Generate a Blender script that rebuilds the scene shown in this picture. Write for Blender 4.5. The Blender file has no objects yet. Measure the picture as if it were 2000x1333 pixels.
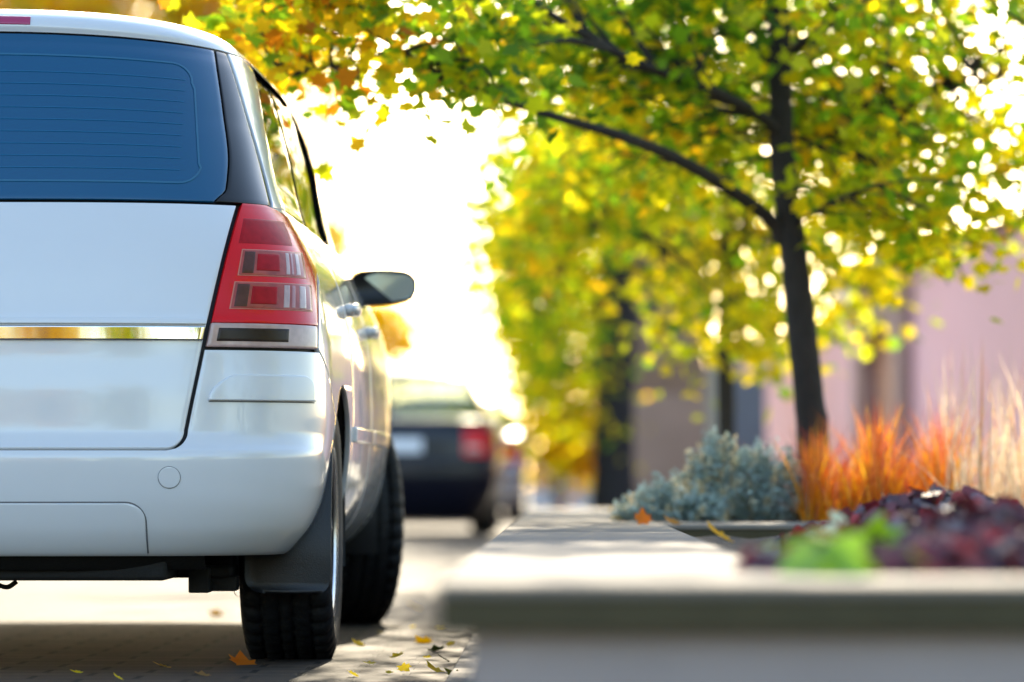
import bpy, bmesh, math, random
import numpy as np
from mathutils import Vector, Matrix

# ------------------------------------------------------------------ camera, sky, sun, exposure
SC = bpy.context.scene
COL = SC.collection
R = math.radians
FPX = 8500.0                      # focal length in pixels of the 2000 px wide photograph
CAM_Z = 0.44
cam_d = bpy.data.cameras.new('camera')
cam = bpy.data.objects.new('camera', cam_d)
COL.objects.link(cam)
cam.location = (0, 0, CAM_Z)
cam.rotation_euler = (R(90) + math.atan(276.5 / FPX), 0, math.atan(100 / FPX))
cam_d.sensor_width = 36
cam_d.lens = FPX / 2000 * 36
cam_d.clip_start = 0.05
cam_d.clip_end = 3000
cam_d.dof.use_dof = True
cam_d.dof.focus_distance = 10.25
cam_d.dof.aperture_fstop = 2.5
cam_d.dof.aperture_blades = 0
SC.camera = cam
SUN_EL, SUN_AZ = R(18), R(3)     # azimuth measured from +Y (ahead) towards +X (right)
world = bpy.data.worlds.new('World')
SC.world = world
world.use_nodes = True
wn = world.node_tree
sky = wn.nodes.new('ShaderNodeTexSky')
sky.sky_type = 'NISHITA'
sky.sun_disc = False
sky.sun_elevation = SUN_EL
sky.sun_rotation = SUN_AZ
sky.air_density = 1.0
sky.dust_density = 0.9
sky.ozone_density = 1.0
bg = wn.nodes['Background']
bg.inputs['Strength'].default_value = 0.15
wn.links.new(sky.outputs[0], bg.inputs['Color'])
sun_d = bpy.data.lights.new('sun', 'SUN')
sun_d.energy = 3.0
sun_d.angle = R(0.5)
sun_d.color = (1.0, 0.86, 0.64)
sun = bpy.data.objects.new('sun', sun_d)
COL.objects.link(sun)
_sd = Vector((math.sin(SUN_AZ) * math.cos(SUN_EL), math.cos(SUN_AZ) * math.cos(SUN_EL), math.sin(SUN_EL)))
sun.rotation_euler = _sd.to_track_quat('Z', 'Y').to_euler()
SC.view_settings.view_transform = 'Standard'
SC.view_settings.look = 'None'
SC.view_settings.gamma = 1
SC.view_settings.exposure = 1.95
SC.render.engine = 'CYCLES'
SC.cycles.use_denoising = True
SC.cycles.max_bounces = 8
SC.cycles.transparent_max_bounces = 12
SC.cycles.sample_clamp_indirect = 6

rng = np.random.default_rng(7)
random.seed(7)
_rot = cam.rotation_euler.to_matrix()


def px(x, y, d):
    """World point seen at pixel (x, y) of the 2000x1333 photograph, d metres ahead of the camera."""
    v = _rot @ Vector(((x - 1000) / FPX, -(y - 666.5) / FPX, -1))
    v = v * (d / v.y)
    return Vector((v.x, v.y, v.z + CAM_Z))


# ------------------------------------------------------------------ helpers
def thing(name, label, cat, loc=(0, 0, 0), rz=0, group=None):
    o = bpy.data.objects.new(name, None)
    COL.objects.link(o)
    o.location = loc
    o.rotation_euler = (0, 0, rz)
    o.empty_display_size = 0.1
    o['label'] = label
    o['category'] = cat
    if group:
        o['group'] = group
    return o


def tag(o, label, cat, group=None, kind=None):
    o['label'] = label
    o['category'] = cat
    if group:
        o['group'] = group
    if kind:
        o['kind'] = kind
    return o


def mesh_obj(name, verts, faces, mat, parent=None, smooth=True, colors=None):
    me = bpy.data.meshes.new(name)
    me.from_pydata([tuple(v) for v in verts], [], [tuple(f) for f in faces])
    if smooth:
        me.polygons.foreach_set('use_smooth', [True] * len(me.polygons))
    if colors is not None:
        ca = me.color_attributes.new('leaf_col', 'FLOAT_COLOR', 'POINT')
        ca.data.foreach_set('color', np.asarray(colors, dtype=np.float32).ravel())
    me.update()
    o = bpy.data.objects.new(name, me)
    COL.objects.link(o)
    if mat:
        me.materials.append(mat)
    if parent:
        o.parent = parent
    return o


def bm_obj(name, bm, mat, parent=None, smooth=True, bevel=0):
    me = bpy.data.meshes.new(name)
    bmesh.ops.recalc_face_normals(bm, faces=bm.faces)
    bm.to_mesh(me)
    bm.free()
    if smooth:
        me.polygons.foreach_set('use_smooth', [True] * len(me.polygons))
    o = bpy.data.objects.new(name, me)
    COL.objects.link(o)
    if mat:
        me.materials.append(mat)
    if parent:
        o.parent = parent
    if bevel:
        m = o.modifiers.new('bevel', 'BEVEL')
        m.width = bevel
        m.segments = 2
        m.limit_method = 'ANGLE'
        m.angle_limit = R(35)
    return o


def add_box(bm, c, s, rot=None):
    m = Matrix.Translation(Vector(c))
    if rot is not None:
        m = m @ rot
    m = m @ Matrix.Diagonal((s[0], s[1], s[2], 1))
    bmesh.ops.create_cube(bm, size=1, matrix=m)


def add_ball(bm, c, s, seg=20):
    bmesh.ops.create_uvsphere(bm, u_segments=seg, v_segments=seg // 2, radius=1,
                              matrix=Matrix.Translation(Vector(c)) @ Matrix.Diagonal((s[0], s[1], s[2], 1)))


def add_cyl(bm, c, r, h, axis='Z', seg=24, r2=None):
    m = Matrix.Translation(Vector(c))
    if axis == 'X':
        m = m @ Matrix.Rotation(R(90), 4, 'Y')
    elif axis == 'Y':
        m = m @ Matrix.Rotation(R(90), 4, 'X')
    bmesh.ops.create_cone(bm, cap_ends=True, segments=seg, radius1=r, radius2=r if r2 is None else r2, depth=h, matrix=m)


def catmull(pts, n):
    P = [np.array(p, float) for p in pts]
    P = [2 * P[0] - P[1]] + P + [2 * P[-1] - P[-2]]
    out = []
    for i in range(1, len(P) - 2):
        for k in range(n):
            t = k / n
            a, b, c, d = P[i - 1], P[i], P[i + 1], P[i + 2]
            out.append(0.5 * (2 * b + (c - a) * t + (2 * a - 5 * b + 4 * c - d) * t * t + (3 * b - a - 3 * c + d) * t ** 3))
    out.append(P[-2])
    return np.array(out)


class Mesh:
    """collects raw vertices / faces / per-vertex colours"""
    def __init__(s):
        s.v, s.f, s.c, s.n = [], [], [], 0

    def add(s, v, f, c=None):
        v = np.asarray(v, float)
        s.v.append(v)
        s.f.extend([tuple(int(i) + s.n for i in q) for q in f])
        if c is not None:
            s.c.append(np.broadcast_to(np.asarray(c, float), (len(v), 4)))
        s.n += len(v)

    def tube(s, pts, rad, seg=8, n=5, wob=0.0, c=None):
        path = catmull(pts, n)
        rr = np.interp(np.linspace(0, 1, len(path)), np.linspace(0, 1, len(rad)), rad)
        ring = []
        for i, p in enumerate(path):
            t = path[min(i + 1, len(path) - 1)] - path[max(i - 1, 0)]
            t = t / (np.linalg.norm(t) + 1e-9)
            a = np.cross(t, (0.31, 0.9, 0.17)); a /= np.linalg.norm(a) + 1e-9
            b = np.cross(t, a)
            for k in range(seg):
                th = 2 * math.pi * k / seg
                r_ = rr[i] * (1 + wob * rng.normal())
                ring.append(p + r_ * (math.cos(th) * a + math.sin(th) * b))
        f = []
        for i in range(len(path) - 1):
            for k in range(seg):
                k2 = (k + 1) % seg
                f.append((i * seg + k, i * seg + k2, (i + 1) * seg + k2, (i + 1) * seg + k))
        f.append(tuple(range(seg))[::-1])
        f.append(tuple((len(path) - 1) * seg + k for k in range(seg)))
        s.add(ring, f, c)
        return path

    def obj(s, name, mat, parent=None, smooth=True):
        return mesh_obj(name, np.concatenate(s.v), s.f, mat, parent, smooth,
                        np.concatenate(s.c) if s.c else None)


# ------------------------------------------------------------------ materials
def new_mat(name):
    m = bpy.data.materials.new(name)
    m.use_nodes = True
    return m, m.node_tree, m.node_tree.nodes['Principled BSDF']


def simple(name, col, rough=0.5, metal=0, coat=0, spec=0.5, ior=1.45, emit=None, estr=0, noise=0, nscale=8, bump=0, bscale=60):
    m, nt, b = new_mat(name)
    b.inputs['Base Color'].default_value = (*col, 1)
    b.inputs['Roughness'].default_value = rough
    b.inputs['Metallic'].default_value = metal
    b.inputs['Coat Weight'].default_value = coat
    b.inputs['Coat Roughness'].default_value = 0.04
    b.inputs['Specular IOR Level'].default_value = spec
    b.inputs['IOR'].default_value = ior
    tc = nt.nodes.new('ShaderNodeTexCoord')
    if noise:
        n = nt.nodes.new('ShaderNodeTexNoise')
        n.inputs['Scale'].default_value = nscale
        n.inputs['Detail'].default_value = 6
        nt.links.new(tc.outputs['Object'], n.inputs['Vector'])
        mx = nt.nodes.new('ShaderNodeMix'); mx.data_type = 'RGBA'
        mx.inputs[6].default_value = (*[c * (1 - noise) for c in col], 1)
        mx.inputs[7].default_value = (*[min(1, c * (1 + noise)) for c in col], 1)
        nt.links.new(n.outputs['Fac'], mx.inputs[0])
        nt.links.new(mx.outputs[2], b.inputs['Base Color'])
    if bump:
        n2 = nt.nodes.new('ShaderNodeTexNoise')
        n2.inputs['Scale'].default_value = bscale
        n2.inputs['Detail'].default_value = 5
        nt.links.new(tc.outputs['Object'], n2.inputs['Vector'])
        bp = nt.nodes.new('ShaderNodeBump')
        bp.inputs['Strength'].default_value = bump
        bp.inputs['Distance'].default_value = 0.01
        nt.links.new(n2.outputs['Fac'], bp.inputs['Height'])
        nt.links.new(bp.outputs['Normal'], b.inputs['Normal'])
    return m


def leaf_mat(name, transl=0.55, gloss=0.0):
    m = bpy.data.materials.new(name)
    m.use_nodes = True
    nt = m.node_tree
    nt.nodes.clear()
    out = nt.nodes.new('ShaderNodeOutputMaterial')
    at = nt.nodes.new('ShaderNodeAttribute'); at.attribute_name = 'leaf_col'
    d = nt.nodes.new('ShaderNodeBsdfDiffuse')
    t = nt.nodes.new('ShaderNodeBsdfTranslucent')
    mx = nt.nodes.new('ShaderNodeMixShader'); mx.inputs[0].default_value = transl
    nt.links.new(at.outputs['Color'], d.inputs['Color'])
    nt.links.new(at.outputs['Color'], t.inputs['Color'])
    nt.links.new(d.outputs[0], mx.inputs[1]); nt.links.new(t.outputs[0], mx.inputs[2])
    if gloss:
        g = nt.nodes.new('ShaderNodeBsdfGlossy'); g.inputs['Roughness'].default_value = 0.35
        m2 = nt.nodes.new('ShaderNodeMixShader'); m2.inputs[0].default_value = gloss
        nt.links.new(mx.outputs[0], m2.inputs[1]); nt.links.new(g.outputs[0], m2.inputs[2])
        nt.links.new(m2.outputs[0], out.inputs['Surface'])
    else:
        nt.links.new(mx.outputs[0], out.inputs['Surface'])
    return m


def clear_glass(name, tint=(0.30, 0.36, 0.38), refl=1.45):
    m = bpy.data.materials.new(name)
    m.use_nodes = True
    nt = m.node_tree
    nt.nodes.clear()
    out = nt.nodes.new('ShaderNodeOutputMaterial')
    tr = nt.nodes.new('ShaderNodeBsdfTransparent'); tr.inputs[0].default_value = (*tint, 1)
    g = nt.nodes.new('ShaderNodeBsdfGlossy'); g.inputs['Roughness'].default_value = 0.02
    f = nt.nodes.new('ShaderNodeFresnel'); f.inputs[0].default_value = refl
    ge = nt.nodes.new('ShaderNodeNewGeometry')
    mr = nt.nodes.new('ShaderNodeMapRange'); mr.inputs[3].default_value = refl; mr.inputs[4].default_value = 1 / refl
    nt.links.new(ge.outputs['Backfacing'], mr.inputs[0]); nt.links.new(mr.outputs[0], f.inputs[0])
    mx = nt.nodes.new('ShaderNodeMixShader')
    nt.links.new(f.outputs[0], mx.inputs[0])
    nt.links.new(tr.outputs[0], mx.inputs[1]); nt.links.new(g.outputs[0], mx.inputs[2])
    nt.links.new(mx.outputs[0], out.inputs['Surface'])
    return m


def paint(name, col, dirt=0.06, coat=1.0):
    """glossy car paint with a faint film of road dust towards no particular place"""
    m, nt, b = new_mat(name)
    b.inputs['Roughness'].default_value = 0.32
    b.inputs['Coat Weight'].default_value = coat
    b.inputs['Coat Roughness'].default_value = 0.05
    tc = nt.nodes.new('ShaderNodeTexCoord')
    n = nt.nodes.new('ShaderNodeTexNoise'); n.inputs['Scale'].default_value = 3.5; n.inputs['Detail'].default_value = 9
    n.inputs['Roughness'].default_value = 0.7
    nt.links.new(tc.outputs['Object'], n.inputs['Vector'])
    mx = nt.nodes.new('ShaderNodeMix'); mx.data_type = 'RGBA'
    mx.inputs[6].default_value = (*[c * (1 - dirt) for c in col], 1)
    mx.inputs[7].default_value = (*col, 1)
    nt.links.new(n.outputs['Fac'], mx.inputs[0])
    nt.links.new(mx.outputs[2], b.inputs['Base Color'])
    n2 = nt.nodes.new('ShaderNodeTexNoise'); n2.inputs['Scale'].default_value = 2.2; n2.inputs['Detail'].default_value = 2
    nt.links.new(tc.outputs['Object'], n2.inputs['Vector'])
    bp = nt.nodes.new('ShaderNodeBump'); bp.inputs['Strength'].default_value = 0.05; bp.inputs['Distance'].default_value = 0.02
    nt.links.new(n2.outputs['Fac'], bp.inputs['Height'])
    nt.links.new(bp.outputs['Normal'], b.inputs['Coat Normal'])
    return m


M = {}
M['white_paint'] = paint('white_paint', (0.64, 0.64, 0.65))
M['black_paint'] = paint('black_paint', (0.005, 0.005, 0.011), coat=.2)
M['black_paint'].node_tree.nodes['Principled BSDF'].inputs['Specular IOR Level'].default_value = .25
M['silver_paint'] = paint('silver_paint', (0.45, 0.45, 0.46))
M['dark_shell'] = simple('dark_shell', (0.008, 0.008, 0.009), 0.55)
M['plastic'] = simple('black_plastic', (0.005, 0.0053, 0.0065), 0.42, noise=0.3, bump=0.1, bscale=300)
M['trim'] = simple('gloss_black', (0.012, 0.011, 0.010), 0.08, coat=.2, spec=.35)
M['rear_glass'] = simple('rear_glass', (0.001, 0.070, 0.160), 0.05, coat=.25, ior=1.5)  # dark glass; the blue of the reflected sky is put into its base colour
M['side_glass'] = simple('side_glass', (0.016, 0.017, 0.010), 0.03, ior=1.07)
M['glass_line'] = simple('glass_line', (0.015, 0.11, 0.20), 0.1, coat=.5)
M['heat_line'] = simple('heat_line', (0.006, 0.115, 0.235), 0.2, coat=.2, ior=1.5)
M['chrome'] = simple('chrome', (0.58, 0.57, 0.55), 0.06, metal=1)
M['red_lens'] = simple('red_lens', (0.62, 0.003, 0.005), 0.16, coat=.25, spec=.25)
M['red_deep'] = simple('red_deep', (0.34, 0.008, 0.012), 0.35, spec=.15, noise=.35, nscale=60)
M['lens_window'] = simple('lens_window', (0.34, 0.065, 0.05), 0.16, coat=.15, spec=.25, noise=0.6, nscale=26)
M['lens_clear'] = simple('lens_clear', (0.44, 0.29, 0.26), 0.16, coat=.3, noise=0.35, nscale=34)
M['lens_pink'] = simple('lens_pink', (0.36, 0.12, 0.11), 0.15, coat=.5)
M['lens_brown'] = simple('lens_brown', (0.085, 0.03, 0.02), 0.25, spec=.3, noise=.4, nscale=50)
M['lens_rim'] = simple('lens_rim', (0.52, 0.17, 0.12), 0.3, spec=.3)
M['lens_dark'] = simple('lens_dark', (0.024, 0.014, 0.012), 0.25, spec=.3, noise=0.4, nscale=40)
M['brake_high'] = simple('high_brake', (0.36, 0.02, 0.09), 0.15, coat=1)
M['rubber'] = simple('tyre_rubber', (0.007, 0.0073, 0.008), 0.62, spec=0.35, noise=0.45, nscale=30, bump=0.25, bscale=160)
M['alloy'] = simple('alloy', (0.62, 0.62, 0.64), 0.25, metal=1)
M['disc'] = simple('brake_disc', (0.10, 0.10, 0.10), 0.5, metal=0.8)
M['mirror'] = simple('mirror_glass', (0.42, 0.47, 0.45), 0.02, metal=1)
M['under'] = simple('underbody', (0.007, 0.006, 0.005), 0.75, noise=0.5, bump=0.3)
M['plate'] = simple('plate_white', (0.74, 0.74, 0.78), 0.4)
M['clear_glass'] = clear_glass('clear_glass')
M['bark'] = simple('bark', (0.026, 0.021, 0.018), 0.9, noise=0.45, nscale=18, bump=0.8, bscale=35)
M['bark_glare'] = simple('bark_glare', (0.14, 0.115, 0.095), 0.9, noise=0.4, nscale=6, bump=0.6, bscale=12)  # bark lightened to paint in the glare over the distant trunks
M['bark_old'] = simple('bark_old', (0.028, 0.024, 0.025), 0.95, noise=0.4, nscale=5, bump=0.8, bscale=14)
M['leaf'] = leaf_mat('leaf', 0.70, 0.015)
M['leaf_far'] = leaf_mat('leaf_far', 0.6)
M['leaf_plant'] = leaf_mat('leaf_plant', 0.35, 0.06)
M['grass'] = leaf_mat('grass', 0.6, 0.03)
M['soil'] = simple('soil', (0.035, 0.024, 0.018), 0.95, noise=0.5, nscale=20, bump=1, bscale=60)
M['slab'] = simple('slab', (0.20, 0.172, 0.142), 0.8, spec=.15, noise=0.12, nscale=9, bump=0.15, bscale=90)
M['slab_edge'] = simple('slab_edge', (0.070, 0.056, 0.026), 0.85, noise=0.3, nscale=10, bump=0.3)
M['planter_wall'] = simple('planter_wall', (0.37, 0.305, 0.285), 0.85, noise=0.12, nscale=6, bump=0.2)
M['stem'] = simple('stem', (0.10, 0.09, 0.05), 0.8)


def paving_mat():
    m, nt, b = new_mat('paving')
    b.inputs['Specular IOR Level'].default_value = 0.12
    b.inputs['Roughness'].default_value = 0.8
    tc = nt.nodes.new('ShaderNodeTexCoord')
    mp = nt.nodes.new('ShaderNodeMapping'); mp.inputs['Scale'].default_value = (1, 1, 1)
    nt.links.new(tc.outputs['Object'], mp.inputs['Vector'])
    br = nt.nodes.new('ShaderNodeTexBrick')
    br.inputs['Scale'].default_value = 1
    br.inputs['Brick Width'].default_value = 0.24
    br.inputs['Row Height'].default_value = 0.16
    br.inputs['Mortar Size'].default_value = 0.009
    br.inputs['Mortar Smooth'].default_value = 0.3
    br.inputs['Bias'].default_value = 0.0
    br.inputs['Color1'].default_value = (0.072, 0.054, 0.040, 1)
    br.inputs['Color2'].default_value = (0.046, 0.036, 0.028, 1)
    br.inputs['Mortar'].default_value = (0.012, 0.011, 0.009, 1)
    nt.links.new(mp.outputs[0], br.inputs['Vector'])
    n = nt.nodes.new('ShaderNodeTexNoise'); n.inputs['Scale'].default_value = 5; n.inputs['Detail'].default_value = 8
    nt.links.new(tc.outputs['Object'], n.inputs['Vector'])
    mx = nt.nodes.new('ShaderNodeMix'); mx.data_type = 'RGBA'; mx.blend_type = 'MULTIPLY'
    mx.inputs[0].default_value = 0.6
    rp = nt.nodes.new('ShaderNodeValToRGB')
    rp.color_ramp.elements[0].position = 0.3; rp.color_ramp.elements[0].color = (0.5, 0.48, 0.45, 1)
    rp.color_ramp.elements[1].position = 0.7; rp.color_ramp.elements[1].color = (1, 1, 1, 1)
    nt.links.new(n.outputs['Fac'], rp.inputs[0])
    nt.links.new(br.outputs['Color'], mx.inputs[6]); nt.links.new(rp.outputs[0], mx.inputs[7])
    nt.links.new(mx.outputs[2], b.inputs['Base Color'])
    bp = nt.nodes.new('ShaderNodeBump'); bp.inputs['Strength'].default_value = 0.6; bp.inputs['Distance'].default_value = 0.008
    bp.invert = True
    nt.links.new(br.outputs['Fac'], bp.inputs['Height'])
    n2 = nt.nodes.new('ShaderNodeTexNoise'); n2.inputs['Scale'].default_value = 45; n2.inputs['Detail'].default_value = 4
    nt.links.new(tc.outputs['Object'], n2.inputs['Vector'])
    bp2 = nt.nodes.new('ShaderNodeBump'); bp2.inputs['Strength'].default_value = 0.5; bp2.inputs['Distance'].default_value = 0.006
    nt.links.new(n2.outputs['Fac'], bp2.inputs['Height']); nt.links.new(bp.outputs[0], bp2.inputs['Normal'])
    nt.links.new(bp2.outputs[0], b.inputs['Normal'])
    return m


M['paving'] = paving_mat()
M['ground'] = simple('ground', (0.09, 0.075, 0.06), 0.9, spec=.1, noise=0.3, nscale=0.6, bump=0.3, bscale=20)
M['kerb'] = simple('kerb', (0.11, 0.10, 0.09), 0.8, spec=.15, noise=0.2, nscale=7, bump=0.3)


# ------------------------------------------------------------------ ground, paving, kerb
def sheet(name, x0, x1, y0, y1, z, mat):
    o = mesh_obj(name, [(x0, y0, z), (x1, y0, z), (x1, y1, z), (x0, y1, z)], [(0, 1, 2, 3)], mat, None, False)
    o['kind'] = 'structure'
    return o


sheet('ground', -900, 900, -900, 1500, -0.03, M['ground'])
sheet('parking_pavement', -9, -0.262, -30, 160, 0.0, M['paving'])
bm = bmesh.new()
for k in range(120):
    add_box(bm, (-0.195, -20 + k * 1.0 + 0.5, -0.035), (0.12, 0.988, 0.10))
o = bm_obj('kerb', bm, M['kerb'], bevel=0.006)
o['kind'] = 'structure'
sheet('pavement', -0.13, 8, -30, 160, 0.006, M['paving'])


# ------------------------------------------------------------------ car surfaces
def pchip(xs, ys):
    xs = np.array(xs, float); ys = np.array(ys, float)
    h = np.diff(xs); dl = np.diff(ys) / h
    m = np.zeros_like(xs)
    m[0], m[-1] = dl[0], dl[-1]
    for i in range(1, len(xs) - 1):
        if dl[i - 1] * dl[i] > 0:
            w1, w2 = 2 * h[i] + h[i - 1], h[i] + 2 * h[i - 1]
            m[i] = (w1 + w2) / (w1 / dl[i - 1] + w2 / dl[i])

    def f(x):
        x = np.clip(np.asarray(x, float), xs[0], xs[-1])
        i = np.clip(np.searchsorted(xs, x, side='right') - 1, 0, len(xs) - 2)
        t = (x - xs[i]) / h[i]
        return ((1 + 2 * t) * (1 - t) ** 2 * ys[i] + t * (1 - t) ** 2 * h[i] * m[i]
                + t * t * (3 - 2 * t) * ys[i + 1] + t * t * (t - 1) * h[i] * m[i + 1])
    return f


class Shell:
    """car skin as a stack of plan outlines: u 0..1 rear end, 1..2 flank, 2..3 front end, z height"""
    def __init__(s, W, Rr, F, taper, droop, Lr=0.45, Lf=0.75, nr=3.0, nf=2.6, green=0.0):
        s.W, s.R, s.F, s.tp, s.dr = pchip(*zip(*W)), pchip(*zip(*Rr)), pchip(*zip(*F)), pchip(*zip(*taper)), pchip(*zip(*droop))
        s.Lr, s.Lf, s.nr, s.nf = Lr, Lf, nr, nf
        s.green = green

    def P(s, u, z):
        u, z = np.broadcast_arrays(np.asarray(u, float), np.asarray(z, float))
        sg = np.where(u < 0, -1.0, 1.0)
        a = np.abs(u)
        w, r, f = s.W(z), s.R(z), s.F(z)
        Lr = np.minimum(s.Lr, 0.35 * (f - r)); Lf = np.minimum(s.Lf, 0.35 * (f - r))
        t1 = np.clip(a, 0, 1) ** 1.5 * math.pi / 2
        t3 = (1 - np.clip(3 - a, 0, 1) ** 1.5) * math.pi / 2
        fr = np.clip(a - 1, 0, 1)
        x = np.where(a <= 1, w * np.abs(np.sin(t1)) ** (2 / s.nr), np.where(a <= 2, w, w * np.abs(np.cos(t3)) ** (2 / s.nf)))
        y = np.where(a <= 1, r + Lr * (1 - np.abs(np.cos(t1)) ** (2 / s.nr)),
                     np.where(a <= 2, r + Lr + fr * (f - Lf - r - Lr), f - Lf + Lf * np.abs(np.sin(t3)) ** (2 / s.nf)))
        x = x * s.tp(y)
        if s.green:            # the glasshouse is narrower at the tail than at the front doors
            k = np.clip((z - 1.08) / .25, 0, 1); q = np.clip((y - .3) / 2.0, 0, 1)
            x = x * (1 - s.green * k * (1 - (2 * q - q * q)))
        zz = z - s.dr(z) * (x / 0.6) ** 2
        return np.stack([sg * x, y, zz], -1)

    def N(s, u, z):
        e = 2e-3
        du = s.P(u + e, z) - s.P(u - e, z)
        dz = s.P(u, z + e) - s.P(u, z - e)
        n = np.cross(du, dz)
        return n / (np.linalg.norm(n, axis=-1, keepdims=True) + 1e-12)

    def O(s, u, z, off):
        p = s.P(u, z)
        return p + s.N(u, z) * off if np.any(off) else p

    def _bis(s, val, z, k, hi):
        z = np.asarray(z, float); val = np.broadcast_to(val, z.shape)
        a = np.zeros_like(z); b = np.full_like(z, hi)
        for _ in range(40):
            m = (a + b) / 2
            big = s.P(m, z)[..., k] < val
            a = np.where(big, m, a); b = np.where(big, b, m)
        return (a + b) / 2

    def ux(s, x, z):
        return s._bis(x, z, 0, 1.0)

    def uy(s, y, z):
        return s._bis(y, z, 1, 3.0)


def skin_blocks(shell, blocks, off=0.0, both=False, sign=1):
    """grid patches on the skin; block = (z0, z1, rows, L(z)->u, R(z)->u, cols)"""
    bm = bmesh.new()
    for (z0, z1, nr, L, Rt, nc) in blocks:
        z = np.linspace(z0, z1, nr + 1)
        uL, uR = L(z), Rt(z)
        t = np.linspace(0, 1, nc + 1)
        U = uL[:, None] + (uR - uL)[:, None] * t[None]
        Z = np.broadcast_to(z[:, None], U.shape)
        for sg in ((1, -1) if both else (sign,)):
            pts = shell.O(U, Z, off)
            pts = pts * np.array([sg, 1, 1])
            vs = [[bm.verts.new(pts[i, j]) for j in range(nc + 1)] for i in range(nr + 1)]
            for i in range(nr):
                for j in range(nc):
                    q = (vs[i][j], vs[i][j + 1], vs[i + 1][j + 1], vs[i + 1][j])
                    if sg < 0:
                        q = q[::-1]
                    try:
                        bm.faces.new(q)
                    except ValueError:
                        pass
    bmesh.ops.remove_doubles(bm, verts=bm.verts, dist=2e-4)
    return bm


def panel(shell, name, blocks, mat, parent, off=0.0, thick=0.012, bevel=0.003, both=False, sign=1, cap=False):
    bm = skin_blocks(shell, blocks, off, both, sign)
    if cap:
        zmax = max(v.co.z for v in bm.verts)
        ed = [e for e in bm.edges if e.is_boundary and min(v.co.z for v in e.verts) > zmax - 0.004]
        if ed:
            bmesh.ops.contextual_create(bm, geom=ed)
    me = bpy.data.meshes.new(name)
    bm.to_mesh(me); bm.free()
    me.polygons.foreach_set('use_smooth', [True] * len(me.polygons))
    me.materials.append(mat)
    o = bpy.data.objects.new(name, me)
    COL.objects.link(o)
    o.parent = parent
    if thick:
        m = o.modifiers.new('solid', 'SOLIDIFY'); m.thickness = thick; m.offset = -1
        if bevel:
            m = o.modifiers.new('bevel', 'BEVEL'); m.width = bevel; m.segments = 2
            m.limit_method = 'ANGLE'; m.angle_limit = R(50)
    return o


def inner_shell(shell, z0, z1, arches, off=-0.018, nz=60, nu=160):
    """dark carcass under the panels, open at the wheel arches and closed below"""
    zs = np.linspace(z0, z1, nz); us = np.linspace(-3, 3, nu * 2 + 1)
    U, Z = np.meshgrid(us, zs)
    pts = shell.O(U, Z, off)
    keep = np.ones(U.shape, bool)
    for (ya, za, ra) in arches:
        keep &= ~((np.hypot(pts[..., 1] - ya, pts[..., 2] - za) < ra) & (np.abs(pts[..., 0]) > 0.5))
    idx = np.arange(U.size).reshape(U.shape)
    faces = []
    for i in range(len(zs) - 1):
        for j in range(len(us) - 1):
            if keep[i, j] and keep[i + 1, j] and keep[i, j + 1] and keep[i + 1, j + 1]:
                faces.append((idx[i, j], idx[i, j + 1], idx[i + 1, j + 1], idx[i + 1, j]))
    faces.append(tuple(idx[-1, :-1]))
    return pts.reshape(-1, 3), faces


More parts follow.
